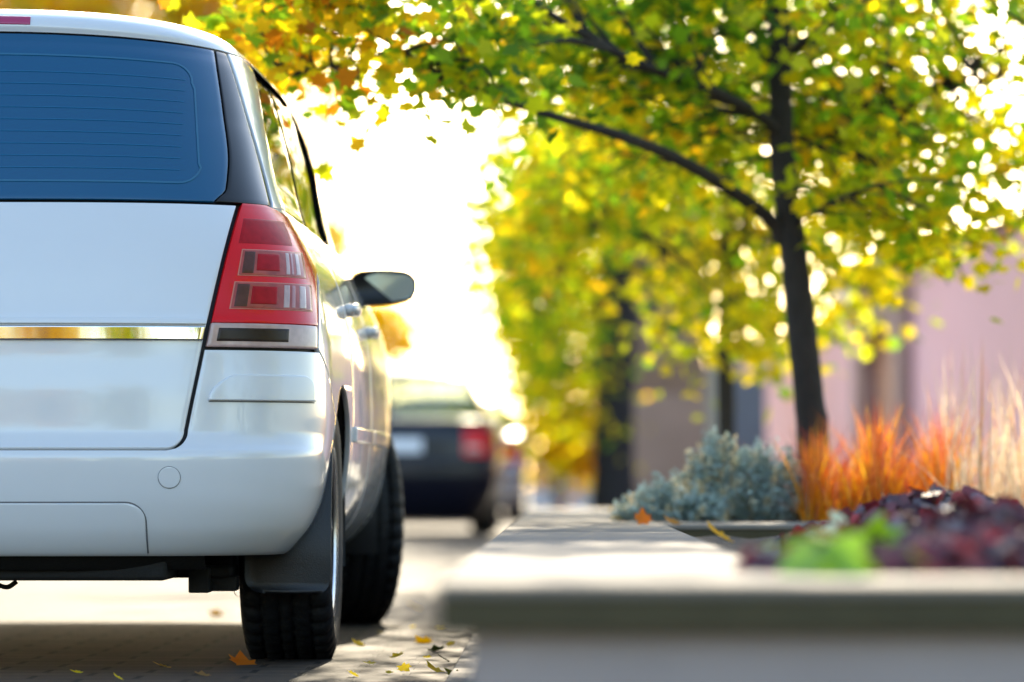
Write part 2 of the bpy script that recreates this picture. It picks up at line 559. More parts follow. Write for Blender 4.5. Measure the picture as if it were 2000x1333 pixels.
def make_wheel(parent, x, y, rad, half, sgn, steer=0.0, label=None):
    """wheel > tyre, rim; local +x is the outside of the wheel"""
    c = rad - 0.004
    bm = bmesh.new()
    add_cyl(bm, (0.01, 0, 0), rad * 0.42, 0.03, 'X', 40)
    add_cyl(bm, (-0.05, 0, 0), rad * 0.25, 0.10, 'X', 24)
    w = bm_obj('wheel', bm, M['disc'], parent)
    w.location = (x, y, rad)
    w.rotation_euler = (0, 0, steer + (0 if sgn > 0 else math.pi))
    h = half
    prof = [(-0.80 * h, rad * .66), (-.95 * h, rad * .76), (-h, rad * .86), (-.96 * h, rad * .93), (-.88 * h, rad * .975)]
    tread = [-.80, -.58, -.57, -.50, -.49, -.19, -.18, -.11, -.10, .10, .11, .18, .19, .49, .50, .57, .58, .80]
    for t in tread:
        g = abs(t) in (.57, .50, .18, .11)
        prof.append((t * h, rad * (1 - .012 * t * t) - (0.008 if g else 0)))
    prof += [(-a, b) for a, b in prof[:5]][::-1]
    prof += [(.84 * h, rad * .60), (-.84 * h, rad * .60)]
    n = 240
    mm = Mesh(); V = []
    for i in range(n):
        th = 2 * math.pi * i / n
        for k, (a, r_) in enumerate(prof):
            d = 0
            if (0.56 < abs(a / h) <= .97 and r_ > rad * .92 and i % 6 < 2):
                d = 0.009
            if (abs(a / h) < 0.5 and (i + int(20 + a / h * 8)) % 6 == 0 and r_ > rad * .97):
                d = 0.005
            zv = (r_ - d) * math.sin(th)
            if zv < -(rad - .010):
                zv = -(rad - .0008)
            V.append((a, (r_ - d) * math.cos(th), zv))
    m = len(prof)
    Fc = [(i * m + k, i * m + (k + 1) % m, ((i + 1) % n) * m + (k + 1) % m, ((i + 1) % n) * m + k) for i in range(n) for k in range(m)]
    mm.add(V, Fc)
    t = mm.obj('tyre', M['rubber'], w)
    # rim: barrel lip + ten spokes + hub
    rm = Mesh()
    lip = [(-.8 * h, .655), (-.6 * h, .58), (.62 * h, .575), (.83 * h, .64), (.90 * h, .672), (.93 * h, .665), (.86 * h, .63), (.70 * h, .585)]
    V = []
    n = 72
    for i in range(n):
        th = 2 * math.pi * i / n
        V += [(a, rad * r_ * math.cos(th), rad * r_ * math.sin(th)) for a, r_ in lip]
    m = len(lip)
    rm.add(V, [(i * m + k, i * m + k + 1, ((i + 1) % n) * m + k + 1, ((i + 1) % n) * m + k) for i in range(n) for k in range(m - 1)])
    for s_ in range(7):
        th = 2 * math.pi * s_ / 7
        ca, sa = math.cos(th), math.sin(th)
        V = []
        for rr, ww, xo in ((.12, .045, .62), (.35, .030, .74), (.60, .034, .80)):
            for dx, dw in ((0, -1), (0, 1), (-.22, 1), (-.22, -1)):
                py, pz = rad * rr, dw * ww
                V.append((h * (xo + dx), py * ca - pz * sa, py * sa + pz * ca))
        Fs = []
        for k in range(2):
            for j in range(4):
                j2 = (j + 1) % 4
                Fs.append((k * 4 + j, k * 4 + j2, k * 4 + 4 + j2, k * 4 + 4 + j))
        rm.add(V, Fs)
    rmo = rm.obj('rim', M['alloy'], w, True)
    bm = bmesh.new(); add_cyl(bm, (h * .60, 0, 0), rad * .20, h * .25, 'X', 30, rad * .17)
    bm_obj('hub_cap', bm, M['alloy'], w, bevel=0.003)
    return w


# ------------------------------------------------------------------ the white people carrier
CX, CY = -1.44, 10.05
car = thing('parked_car', 'white people carrier seen from behind with red tail lamp and rear window coloured with blue sky reflection', 'car', (CX, CY, 0))
W_ = [(.18, .72), (.24, .765), (.29, .815), (.34, .855), (.40, .880), (.50, .898), (.62, .906), (.75, .902), (.86, .886), (.95, .862),
      (1.03, .825), (1.10, .785), (1.18, .764), (1.3, .745), (1.42, .716), (1.50, .690), (1.54, .668), (1.570, .620), (1.595, .51), (1.612, .37), (1.621, .20), (1.625, .08)]
R_ = [(.18, .20), (.24, .10), (.29, .045), (.34, .020), (.42, .004), (.50, .0), (.513, .004), (.53, .022), (.56, .036), (.65, .040), (.765, .0485), (.812, .0485), (.83, .056),
      (.95, .086), (1.05, .122), (1.11, .150), (1.2, .192), (1.3, .243), (1.4, .298), (1.48, .348), (1.525, .378), (1.54, .374), (1.560, .385), (1.578, .42), (1.595, .52), (1.612, .80), (1.621, 1.1), (1.625, 1.4)]
F_ = [(.18, 4.30), (.3, 4.43), (.45, 4.465), (.6, 4.46), (.7, 4.42), (.8, 4.33), (.88, 4.17), (.94, 3.92), (1.0, 3.58), (1.1, 3.36), (1.3, 2.98), (1.5, 2.60),
      (1.54, 2.50), (1.57, 2.38), (1.595, 2.2), (1.612, 2.0), (1.621, 1.8), (1.625, 1.65)]
TP = [(0, .960), (.4, .970), (1.0, .984), (1.8, .998), (2.4, 1.0), (3.2, 1), (3.8, .985), (4.5, .94)]
DR = [(0, 0), (1.08, 0), (1.2, .004), (1.5, .024), (1.55, .028), (1.62, .02)]
Z = Shell(W_, R_, F_, TP, DR, green=.05)
u0 = lambda z: np.zeros_like(z)
u3 = lambda z: np.full_like(z, 3.0)
UX = lambda f: (lambda z: Z.ux(f(z), z))
UY = lambda f: (lambda z: Z.uy(f(z), z))
YA, ZA, RA = 0.86, 0.317, 0.368
YF = 3.56
arch_r = lambda z: YA - np.sqrt(np.maximum(0, RA ** 2 - (z - ZA) ** 2))
arch_f = lambda z: YA + np.sqrt(np.maximum(0, RA ** 2 - (z - ZA) ** 2))
farch_r = lambda z: YF - np.sqrt(np.maximum(0, RA ** 2 - (z - ZA) ** 2))
farch_f = lambda z: YF + np.sqrt(np.maximum(0, RA ** 2 - (z - ZA) ** 2))
ZT = ZA + RA                       # top of the arch


def corner(z, zc, r):              # quarter circle pulled in below zc
    d = np.clip((zc - z) / r, 0, 1)
    return r * (1 - np.sqrt(1 - d * d))


seam = lambda z: .562 + (np.maximum(z, .562) - .562) * .196
tg_edge = lambda z: seam(z) - .0045 - corner(z, .562, .040)
ear_edge = lambda z: seam(z) + .0045 - corner(z, .562, .047)
lamp_r = pchip([.75, .80, .93, 1.0, 1.05, 1.075, 1.095, 1.108], [.852, .852, .842, .824, .800, .780, .748, .715])
LZ0, LZ1 = .757, 1.104
yb_end = float(Z.P(Z.ux(np.array([.857]), np.array([.752])), np.array([.752]))[0, 1])


def yb(z):                          # side end of the bumper
    a = arch_r(z)
    t = np.clip((z - .60) / (.752 - .60), 0, 1)
    y6 = float(arch_r(np.array(.60)))
    return np.where(z < .60, a, y6 + (yb_end - y6) * t ** 0.8)


WP = M['white_paint']
xs = lambda c: UX(lambda z: np.full_like(z, c))
ys = lambda c: UY(lambda z: np.full_like(z, c))
# carcass
v, f = inner_shell(Z, .272, 1.60, [(YA, ZA, RA + .012), (YF, ZA, RA + .012)])
mesh_obj('carcass', v, f, M['dark_shell'], car)
# tailgate
panel(Z, 'tailgate', [(.5225, .5625, 10, u0, UX(tg_edge), 40), (.5625, 1.100, 44, u0, UX(tg_edge), 40)], WP, car, both=True)
tailgate = car.children[-1]
# bumper
bump = panel(Z, 'rear_bumper', [
    (.268, .515, 26, u0, xs(.5195), 30),
    (.268, .515, 26, xs(.5195), UY(yb), 44),
    (.515, .562, 12, UX(ear_edge), UY(yb), 44),
    (.562, .60, 6, UX(ear_edge), UY(yb), 44),
    (.60, .750, 18, UX(ear_edge), UY(yb), 44)], WP, car, both=True)
# lower bumper insert, raised pads, tow cap, reflector ridge
panel(Z, 'bumper_insert', [(.271, .352, 8, u0, xs(.470), 26), (.352, .392, 10, u0, UX(lambda z: .470 - .045 * (1 - np.sqrt(1 - np.clip((z - .352) / .040, 0, .999) ** 2))), 26)],
      WP, bump, off=.0032, thick=.010, bevel=.0015, both=True)


def padL(z):
    t = np.clip((z - .632) / (.692 - .632), 0, 1)
    return .612 + .055 * (t ** 2.2)


def padR(z):
    t = np.clip((z - .632) / (.692 - .632), 0, 1)
    return .846 - .022 * t ** 6


for sg in (1, -1):
    panel(Z, 'bumper_pad', [(.632, .692, 16, UX(padL), UX(padR), 30)], WP, bump, off=.009, thick=.014, bevel=.0055, sign=sg)
    zc, rc = .452, .0245
    panel(Z, 'tow_cap', [(zc - rc, zc + rc, 20, UX(lambda z: .526 - np.sqrt(np.maximum(1e-8, rc * rc - (z - zc) ** 2))),
                          UX(lambda z: .526 + np.sqrt(np.maximum(1e-8, rc * rc - (z - zc) ** 2))), 14)], WP, bump, off=.0022, thick=.006, bevel=.0008, sign=sg)
# dark valance under the bumper
panel(Z, 'valance', [(.225, .262, 5, u0, xs(.60), 40)], M['under'], bump, off=-.01, thick=.01, bevel=.002, both=True)
M['seal'] = simple('rubber_seal', (0.004, 0.004, 0.004), 0.9, spec=0.0)
M['seam'] = simple('panel_seam', (0.13, 0.13, 0.14), 0.6)
# chrome strip across the tailgate
panel(Z, 'chrome_strip', [(.771, .806, 8, u0, UX(lambda z: seam(z) - .006), 40)], M['chrome'], tailgate, off=.007, thick=.016, bevel=.003, both=True)
panel(Z, 'tailgate_lip', [(.809, .822, 4, u0, UX(lambda z: seam(z) - .006), 40)], WP, tailgate, off=.008, thick=.016, bevel=.005, both=True)
# rear window, its printed border and heating wires
gl = pchip([1.11, 1.14, 1.2, 1.35, 1.48, 1.53], [.612, .636, .638, .618, .595, .585])
ap = pchip([1.11, 1.2, 1.35, 1.48, 1.522], [.736, .712, .668, .628, .612])
rw = panel(Z, 'rear_window', [(1.108, 1.522, 40, u0, UX(lambda z: gl(z)), 40)], M['rear_glass'], car, off=-.001, thick=.008, bevel=.0015, both=True)


def ribbon(name, pts, wid, mat, parent, off, both=True, sgn=1):
    """thin printed line on the skin through (x, z) points"""
    pts = np.array(pts, float)
    t = np.gradient(pts, axis=0); t /= np.linalg.norm(t, axis=1, keepdims=True)
    nrm = np.stack([-t[:, 1], t[:, 0]], 1)
    mm = Mesh()
    a, b = pts + nrm * wid / 2, pts - nrm * wid / 2
    n = len(pts)
    for sg in ((1, -1) if both else (sgn,)):
        q = np.concatenate([a, b])
        u = Z.ux(np.maximum(q[:, 0], 0), q[:, 1])
        P = Z.O(u, q[:, 1], off) * np.array([sg, 1, 1])
        mm.add(P, [(i, i + 1, n + i + 1, n + i) for i in range(n - 1)])
    return mm.obj(name, mat, parent)


def rrect(x1, z0, z1, r, xb):
    pts = [(x, z1) for x in np.linspace(0, x1 - r, 24)]
    pts += [(x1 - r + r * math.sin(a), z1 - r + r * math.cos(a)) for a in np.linspace(0, math.pi / 2, 10)[1:]]
    k = (xb - x1)
    pts2 = [(x1 + k * (1 - (z - z0) / (z1 - z0)), z) for z in np.linspace(z1 - r, z0 + r, 14)[1:]]
    pts += pts2
    pts += [(xb - r + r * math.cos(a), z0 + r - r * math.sin(a)) for a in np.linspace(0, math.pi / 2, 10)[1:]]
    pts += [(x, z0) for x in np.linspace(xb - r, 0, 24)[1:]]
    return pts


ribbon('window_border', rrect(.545, 1.152, 1.468, .05, .578), .0045, M['glass_line'], rw, .0006)
for k in range(9):
    zz = 1.185 + k * .030
    ribbon('heating_wire', [(x, zz) for x in np.linspace(0, .53, 24)], .0016, M['heat_line'], rw, .0004)
for sg in (1, -1):
    panel(Z, 'pillar_trim', [(1.108, 1.522, 36, UX(lambda z: gl(z) + .004), UX(lambda z: ap(z)), 12)], M['trim'], car, off=-.001, thick=.008, bevel=.0015, sign=sg)

sp = [(x, .3945) for x in np.linspace(0, .425, 24)] + [(.425 + .047 * math.sin(a), .3475 + .047 * math.cos(a)) for a in np.linspace(0, 1.5, 10)[1:]] + [(.4725, z_) for z_ in np.linspace(.33, .276, 6)]
ribbon('panel_seam', sp, .0034, M['seam'], bump, .0012)
for sg_ in (1, -1):
    ribbon('panel_seam', [(x, .6295) for x in np.linspace(.612, .848, 20)], .0032, M['seam'], bump, .0012, False, sg_)
    ribbon('panel_seam', [(.526 + .0255 * math.cos(a), .452 + .0255 * math.sin(a)) for a in np.linspace(0, 2 * math.pi, 28)], .0012, M['seam'], bump, .0012, False, sg_)
# tail lamps


def lampL(z):
    return seam(z) + .006


def lf(a):                          # bound at fraction a of the lamp's width
    return UX(lambda z: lampL(z) + a * (lamp_r(z) - lampL(z)))


for sg in (1, -1):
    lamp = panel(Z, 'tail_lamp', [(LZ0 + .058, LZ1, 40, lf(0.0), lf(1.0), 30)], M['red_lens'], car, off=.003, thick=.02, bevel=.003, sign=sg)
    panel(Z, 'clear_segment', [(LZ0, LZ0 + .0565, 8, lf(0.0), lf(1.0), 30)], M['lens_clear'], lamp, off=.003, thick=.02, bevel=.003, sign=sg)
    panel(Z, 'dark_inset', [(LZ0 + .014, LZ0 + .045, 4, lf(.08), lf(.74), 20)], M['lens_dark'], lamp, off=.0045, thick=.004, bevel=.001, sign=sg)
    for (z0, z1, a0, a1) in ((.926, .990, .16, .90), (.846, .912, .14, .95)):
        panel(Z, 'lens_frame', [(z0, z1, 10, lf(a0), lf(a1), 24)], M['lens_rim'], lamp, off=.0042, thick=.004, bevel=.0008, sign=sg)
        panel(Z, 'lens_window', [(z0 + .0022, z1 - .0022, 10, lf(a0 + .013), lf(a1 - .013), 24)], M['lens_window'], lamp, off=.0052, thick=.004, bevel=.0008, sign=sg)
        panel(Z, 'dark_reflector', [(z0 + .006, z1 - .006, 6, lf(a0 + .04), lf(a0 + .17), 6)], M['lens_brown'], lamp, off=.0060, thick=.003, bevel=.001, sign=sg)
        panel(Z, 'bulb_reflector', [(z0 + .013, z1 - .011, 6, lf(a0 + .20), lf(a0 + .46), 10)], M['red_deep'], lamp, off=.0066, thick=.003, bevel=.001, sign=sg)
        for k in range(3):
            b0 = a0 + .53 + k * (a1 - a0 - .58) / 3
            panel(Z, 'side_reflector', [(z0 + .006, z1 - .006, 6, lf(b0), lf(b0 + (a1 - a0 - .58) / 3 * (.72, .45, .8)[k]), 5)], M['lens_clear' if k != 1 else 'lens_pink'], lamp, off=.0060, thick=.003, bevel=.001, sign=sg)
    panel(Z, 'upper_reflector', [(1.004, 1.066, 10, lf(.10), lf(.80), 14)], M['red_deep'], lamp, off=.0034, thick=.003, bevel=.001, sign=sg)
# high brake light
panel(Z, 'high_brake_light', [(1.543, 1.563, 5, u0, xs(.158), 14)], M['brake_high'], car, off=.003, thick=.01, bevel=.002, both=True)
# flanks
YW = pchip([1.10, 1.2, 1.35, 1.5], [.60, .64, .74, .90])
for sg in (1, -1):
    qL = lambda z: np.where(z < .753, Z.uy(yb(z) + .005, z), Z.ux(np.minimum(lamp_r(z) + .004, .86), z))
    pL = UX(lambda z: ap(z) + .004)
    ywu = UY(lambda z: YW(z))
    panel(Z, 'quarter_panel', [
        (.605, ZT, 10, UY(lambda z: yb(z) + .005), UY(arch_r), 14),
        (ZT, .7525, 6, UY(lambda z: yb(z) + .005), ys(YA), 14),
        (.7525, 1.100, 34, qL, ys(YA), 14),
        (ZT, .7525, 6, ys(YA), ys(1.25), 10), (.7525, 1.100, 34, ys(YA), ys(1.25), 10),
        (.235, ZT, 26, UY(arch_f), ys(1.25), 8)], WP, car, sign=sg)
    panel(Z, 'rear_pillar', [(1.1035, 1.523, 34, pL, ywu, 14)], WP, car, sign=sg)
    panel(Z, 'rear_door', [(.245, 1.100, 40, ys(1.257), ys(2.08), 24)], WP, car, sign=sg)
    rd = car.children[-1]
    panel(Z, 'front_door', [(.245, 1.100, 40, ys(2.087), ys(3.13), 28)], WP, car, sign=sg)
    fd = car.children[-1]
    panel(Z, 'sill', [(.190, .240, 5, ys(1.20), ys(3.22), 30)], WP, car, sign=sg, off=-.002)
    panel(Z, 'front_wing', [
        (.235, ZT, 26, ys(3.137), UY(farch_r), 6),
        (.235, ZT, 26, UY(farch_f), u3, 30),
        (ZT, 1.0, 24, ys(3.137), ys(YF), 10), (ZT, 1.0, 24, ys(YF), u3, 30)], WP, car, sign=sg)
    wing = car.children[-1]
    panel(Z, 'headlight', [(.66, .78, 10, lambda z: np.full_like(z, 2.25), lambda z: np.full_like(z, 2.62), 16)], M['lens_clear'], car, off=.004, thick=.01, sign=sg)
    panel(Z, 'quarter_window', [(1.108, 1.50, 24, UY(lambda z: YW(z) + .012), ys(1.27), 14)], M['side_glass'], car, off=-.006, thick=.006, bevel=.001, sign=sg)
    panel(Z, 'rear_door_window', [(1.108, 1.50, 24, ys(1.31), ys(2.05), 14)], M['side_glass'], rd, off=-.006, thick=.006, bevel=.001, sign=sg)
    panel(Z, 'front_door_window', [(1.108, 1.50, 24, ys(2.13), UY(lambda z: np.maximum(2.16, Z.F(z) - .42)), 14)], M['side_glass'], fd, off=-.006, thick=.006, bevel=.001, sign=sg)
    panel(Z, 'window_trim', [(1.513, 1.522, 3, UY(lambda z: YW(z) + .06), UY(lambda z: np.full_like(z, 2.10)), 40)], M['seal'], car, off=.001, thick=.012, bevel=.002, sign=sg)
    panel(Z, 'pillar_seal', [(1.106, 1.512, 24, ys(2.055), ys(2.12), 6)], M["seal"], car, off=.0035, thick=.018, bevel=.003, sign=sg)
    for dr, (a, b) in ((rd, (1.265, 2.075)), (fd, (2.095, 3.12))):
        panel(Z, 'door_molding', [(.545, .585, 6, ys(a), ys(b), 20)], WP, dr, off=.010, thick=.014, bevel=.004, sign=sg)
    # handles
    for dr, yc, zc in ((rd, 1.42, .895), (fd, 2.28, .865)):
        ub = float(Z.uy(np.array([yc]), np.array([zc]))[0])
        p = Z.P(np.array([ub]), np.array([zc]))[0]
        bm = bmesh.new()
        add_ball(bm, (sg * (p[0] + .022), yc, p[2]), (.015, .105, .018))
        add_ball(bm, (sg * (p[0] + .008), yc - .080, p[2]), (.018, .020, .014), 14)
        add_ball(bm, (sg * (p[0] + .008), yc + .080, p[2]), (.018, .020, .014), 14)
        bm_obj('door_handle', bm, WP, dr)
    # wing mirror
    ol = [(.795, .985), (.815, 1.030), (.838, 1.052), (.880, 1.061), (.940, 1.061), (.982, 1.055), (1.004, 1.036), (1.007, 1.005), (.992, .976), (.945, .963), (.880, .958), (.838, .957), (.812, .965)]
    o2 = catmull([(*q, 0) for q in ol] + [(*ol[0], 0)], 4)[:-1, :2]
    cxm = o2.mean(0)
    V, Fm = [], []
    n = len(o2)
    lay = [(2.655, .93), (2.645, 1.0), (2.68, 1.03), (2.72, .98), (2.755, .80), (2.775, .50), (2.782, .15)]
    for yy, sc in lay:
        for q in o2:
            r_ = cxm + (q - cxm) * sc
            V.append((sg * r_[0], yy, r_[1]))
    for i in range(len(lay) - 1):
        for k in range(n):
            Fm.append((i * n + k, i * n + (k + 1) % n, (i + 1) * n + (k + 1) % n, (i + 1) * n + k))
    Fm.append(tuple((len(lay) - 1) * n + k for k in range(n)))
    Fm.append(tuple(range(n)))
    mo = mesh_obj('side_mirror', V, Fm, M['plastic'], fd)
    bmm = bmesh.new(); bmm.from_mesh(mo.data); bmesh.ops.recalc_face_normals(bmm, faces=bmm.faces); bmm.to_mesh(mo.data); bmm.free()
    gx = [q for q in o2]
    cg = np.array([.918, 1.008])
    V = [(sg * (cg[0] + (q[0] - cxm[0]) * .84 * (1 if q[0] > cxm[0] else .93)), 2.6535 - .010 * (q[0] - cxm[0]) / .1 - .12 * (q[1] - cxm[1]), cg[1] + (q[1] - cxm[1]) * .80) for q in o2]
    mg = mesh_obj('mirror_glass', V, [tuple(range(n))], M['mirror'], mo, False)
    sm = mg.modifiers.new('solid', 'SOLIDIFY'); sm.thickness = .003; sm.offset = 0
    # mud flap behind the rear wheel, curved with a rolled lower rim
    V, Fm = [], []
    nx_, nz_ = 14, 18
    for layer in (0, .006):
        for i in range(nz_ + 1):
            t = i / nz_
            zz = .172 + (.52 - .172) * t ** 1.7
            low = max(0, (.212 - zz) / .040)
            ins = .045 * (1 - math.sqrt(max(0, 1 - low * low)))
            for j in range(nx_ + 1):
                s_ = j / nx_
                x0, x1 = .668 + ins, .876 - ins * .6
                lip = .008 * max(0, 1 - abs(zz - .176) / .012) + .006 * max(0, 1 - s_ / .08)
                V.append((sg * (x0 + (x1 - x0) * s_), .505 - lip + layer - .02 * math.sin(s_ * math.pi) * .4 + .16 * max(0, t - .45) ** 1.6, zz))
    off_ = (nx_ + 1) * (nz_ + 1)
    for i in range(nz_):
        for j in range(nx_):
            a = i * (nx_ + 1) + j
            Fm.append((a, a + 1, a + nx_ + 2, a + nx_ + 1))
            a += off_
            Fm.append((a + nx_ + 1, a + nx_ + 2, a + 1, a))
    mesh_obj('mud_flap', V, Fm, M['plastic'], car)
    # arch liners
    for ya in (YA, YF):
        V, Fm = [], []
        n = 28
        for i in range(n + 1):
            th = math.pi * ((-.08 + .92 * i / n) if ya == YA else (-.08 + 1.16 * i / n))
            for xx in (.52, .875):
                V.append((sg * xx, ya + math.cos(th) * (RA + .008), ZA + math.sin(th) * (RA + .008)))
        Fm = [(2 * i, 2 * i + 1, 2 * i + 3, 2 * i + 2) for i in range(n)]
        V += [(sg * .52, ya, ZA)]
        Fm += [(2 * i, 2 * i + 2, len(V) - 1) for i in range(n)]
        mesh_obj('arch_liner', V, Fm, M['dark_shell'], car)
    st = R(16)
    wr = make_wheel(car, sg * .760, YA, .317, .114, sg)
    wf = make_wheel(car, sg * .765, YF, .317, .114, sg, st)
panel(Z, 'roof', [(1.526, 1.6245, 40, u0, u3, 130)], WP, car, both=True, cap=True, bevel=.004)
panel(Z, 'windscreen', [(1.02, 1.515, 24, lambda z: np.full_like(z, 2.30), u3, 24)], M['side_glass'], car, off=-.004, both=True)
# underbody: floor, beam axle, spring pans, silencer, hook
bm = bmesh.new()
add_box(bm, (0, 2.3, .225), (1.28, 3.7, .03))
add_box(bm, (0, .36, .245), (1.02, .42, .07))
bm_obj('floor_pan', bm, M['under'], car, bevel=.01)
bm = bmesh.new()
add_cyl(bm, (0, .90, .265), .042, 1.30, 'X', 20)
for sg in (1, -1):
    add_box(bm, (sg * .60, .74, .235), (.07, .40, .06))
    add_cyl(bm, (sg * .56, .80, .24), .07, .05, 'Z', 20)
bm_obj('rear_axle', bm, M['under'], car, bevel=.006)
bm = bmesh.new()
add_cyl(bm, (-.25, .42, .245), .085, .62, 'X', 28)
bm_obj('silencer', bm, M['under'], car, bevel=.01)
bm = bmesh.new()
add_box(bm, (.605, .52, .195), (.09, .10, .035))
add_box(bm, (.565, .45, .205), (.05, .10, .06))
bmesh.ops.create_cone(bm, cap_ends=False, segments=16, radius1=.012, radius2=.012, depth=.02, matrix=Matrix.Translation((.655, .50, .176)) @ Matrix.Rotation(R(90), 4, 'X'))
bm_obj('spring_pan', bm, M['under'], car, bevel=.004)
bm = bmesh.new()
mm = Mesh()
mm.tube([(.08, .30, .21), (.10, .29, .196), (.12, .30, .192), (.14, .30, .205)], [.006, .006], 8)
mm.obj('tow_hook', M['under'], car)


# ------------------------------------------------------------------ saloon cars parked further on
def saloon(name, label, loc, mat, ln=4.6, hi=1.435, plate=True, glass=None):
    root = thing(name, label, 'car', loc)
    k = hi / 1.435
    W2 = [(.12, .74), (.2, .79), (.28, .83), (.4, .872), (.55, .885), (.7, .883), (.85, .865), (.95, .842), (.985, .815), (1.1, .755), (1.25, .68), (1.36, .62), (1.39, .57), (1.415, .47), (1.43, .28), (1.435, .1)]
    R2 = [(.12, .22), (.2, .13), (.28, .07), (.4, .02), (.5, .0), (.60, .0), (.62, .03), (.80, .045), (.92, .07), (.955, .10), (.97, .20), (.982, .50), (1.0, .62), (1.1, .78), (1.25, .98), (1.36, 1.16), (1.39, 1.25), (1.415, 1.42), (1.43, 1.65), (1.435, 1.9)]
    F2 = [(.12, ln - .25), (.2, ln - .2), (.4, ln), (.6, ln - .02), (.75, ln - .12), (.86, ln - .45), (.93, ln - .85), (.985, ln - 1.25), (1.1, ln - 1.50), (1.36, ln - 2.05), (1.39, ln - 2.15), (1.415, ln - 2.3), (1.43, ln - 2.45), (1.435, 2.1)]
    sc = lambda L: [(a * k if a > .6 else a * (1 + (k - 1) * a / .6), b) for a, b in L]
    S = Shell(sc(W2), sc(R2), sc(F2), [(0, .96), (.6, .99), (1.4, 1), (3, 1), (4.6, .93)], [(0, 0), (.97, 0), (1.3, .02), (1.43, .03)], Lr=.40, Lf=.6)
    y1, y2, ra, za = 1.0, ln - .92, .35, .31
    zt = za + ra
    U = lambda f: (lambda z: S.uy(f(z), z))
    c = lambda y: U(lambda z: np.full_like(z, y))
    sq = lambda z: np.sqrt(np.maximum(0, ra ** 2 - (z - za) ** 2))
    zb = .985 * k
    cu = lambda v_: (lambda z: np.full_like(z, v_))
    body = panel(S, 'body', [
        (.13, zt, 26, u0, U(lambda z: y1 - sq(z)), 40), (.22, zt, 24, U(lambda z: y1 + sq(z)), U(lambda z: y2 - sq(z)), 24),
        (.22, zt, 24, U(lambda z: y2 + sq(z)), u3, 30), (zt, zb, 24, u0, c(y1), 40), (zt, zb, 24, c(y1), c(y2), 24), (zt, zb, 24, c(y2), u3, 30)],
        mat, root, both=True)
    zr = 1.365 * k
    for sg in (1, -1):
        panel(S, 'rear_pillar', [(zb, zr, 14, cu(.78), cu(1.10), 14)], mat, body, sign=sg)
        panel(S, 'front_pillar', [(zb, zr, 14, cu(1.93), cu(2.15), 8)], mat, body, sign=sg)
        panel(S, 'door_pillar', [(zb, zr, 14, cu(1.50), cu(1.55), 6)], mat, body, sign=sg)
        panel(S, 'side_window', [(zb + .004, zr, 14, cu(1.10), cu(1.50), 10)], M['clear_glass'], body, sign=sg, thick=0)
        panel(S, 'side_window', [(zb + .004, zr, 14, cu(1.55), cu(1.93), 10)], M['clear_glass'], body, sign=sg, thick=0)
        lampm = panel(S, 'tail_lamp', [(.66 * k, .885 * k, 10, lambda z: S.ux(np.full_like(z, .60), z), cu(.84), 14)], M['red_lens'], body, off=.006, thick=.02, sign=sg)
        panel(S, 'lamp_band', [(.70 * k, .745 * k, 5, lambda z: S.ux(np.full_like(z, .62), z), cu(.72), 10)], M['lens_clear'], lampm, off=.009, thick=.006, sign=sg)
        bm = bmesh.new()
        xm = float(S.P(np.array([1.9]), np.array([zb]))[0, 0])
        add_ball(bm, (sg * (xm + .13), ln - 1.75, zb + .02), (.10, .045, .065))
        add_box(bm, (sg * (xm + .04), ln - 1.74, zb - .01), (.10, .03, .03))
        bm_obj('side_mirror', bm, M['plastic'], body)
        make_wheel(root, sg * .745, y1, .31, .105, sg)
        make_wheel(root, sg * .745, y2, .31, .105, sg)
    panel(S, 'roof', [(zr, 1.4345 * k, 14, u0, u3, 90)], mat, body, both=True, cap=True)
    panel(S, 'rear_window', [(zb + .012, zr, 14, u0, cu(.78), 20)], M['clear_glass'], body, both=True, thick=0)
    panel(S, 'windscreen', [(zb + .012, zr, 14, cu(2.15), u3, 20)], M['clear_glass'], body, both=True, thick=0)
    panel(S, 'bumper_strip', [(.50, .545, 5, u0, cu(1.02), 40)], M['plastic'], body, off=.010, thick=.014, both=True)
    panel(S, 'boot_seam', [(.628, .640, 2, u0, cu(.86), 30)], M['dark_shell'], body, off=.002, thick=.004, both=True, bevel=0)
    if plate:
        bm = bmesh.new(); add_box(bm, (0, .028, .745 * k), (.52, .012, .115))
        bm_obj('number_plate', bm, M['plate'], body, bevel=.003)
    v_, f_ = inner_shell(S, .2, .90 * k, [(y1, za, ra + .02), (y2, za, ra + .02)], nz=24, nu=60)
    mesh_obj('floor_and_cabin', v_, f_, M['dark_shell'], root)
    return root


saloon('parked_car', 'dark blue-black saloon with red tail lamps and white plate, ahead of the white car', (-.54 - .885, 35.9, 0), M['black_paint'])
saloon('parked_car', 'pale silver saloon mostly hidden beyond the dark saloon', (-.41 - .885, 47.5, 0), M['silver_paint'], ln=4.4, hi=1.44)

# ------------------------------------------------------------------ planters
SLAB_T, SLAB_H = .056, CAM_Z - .1165


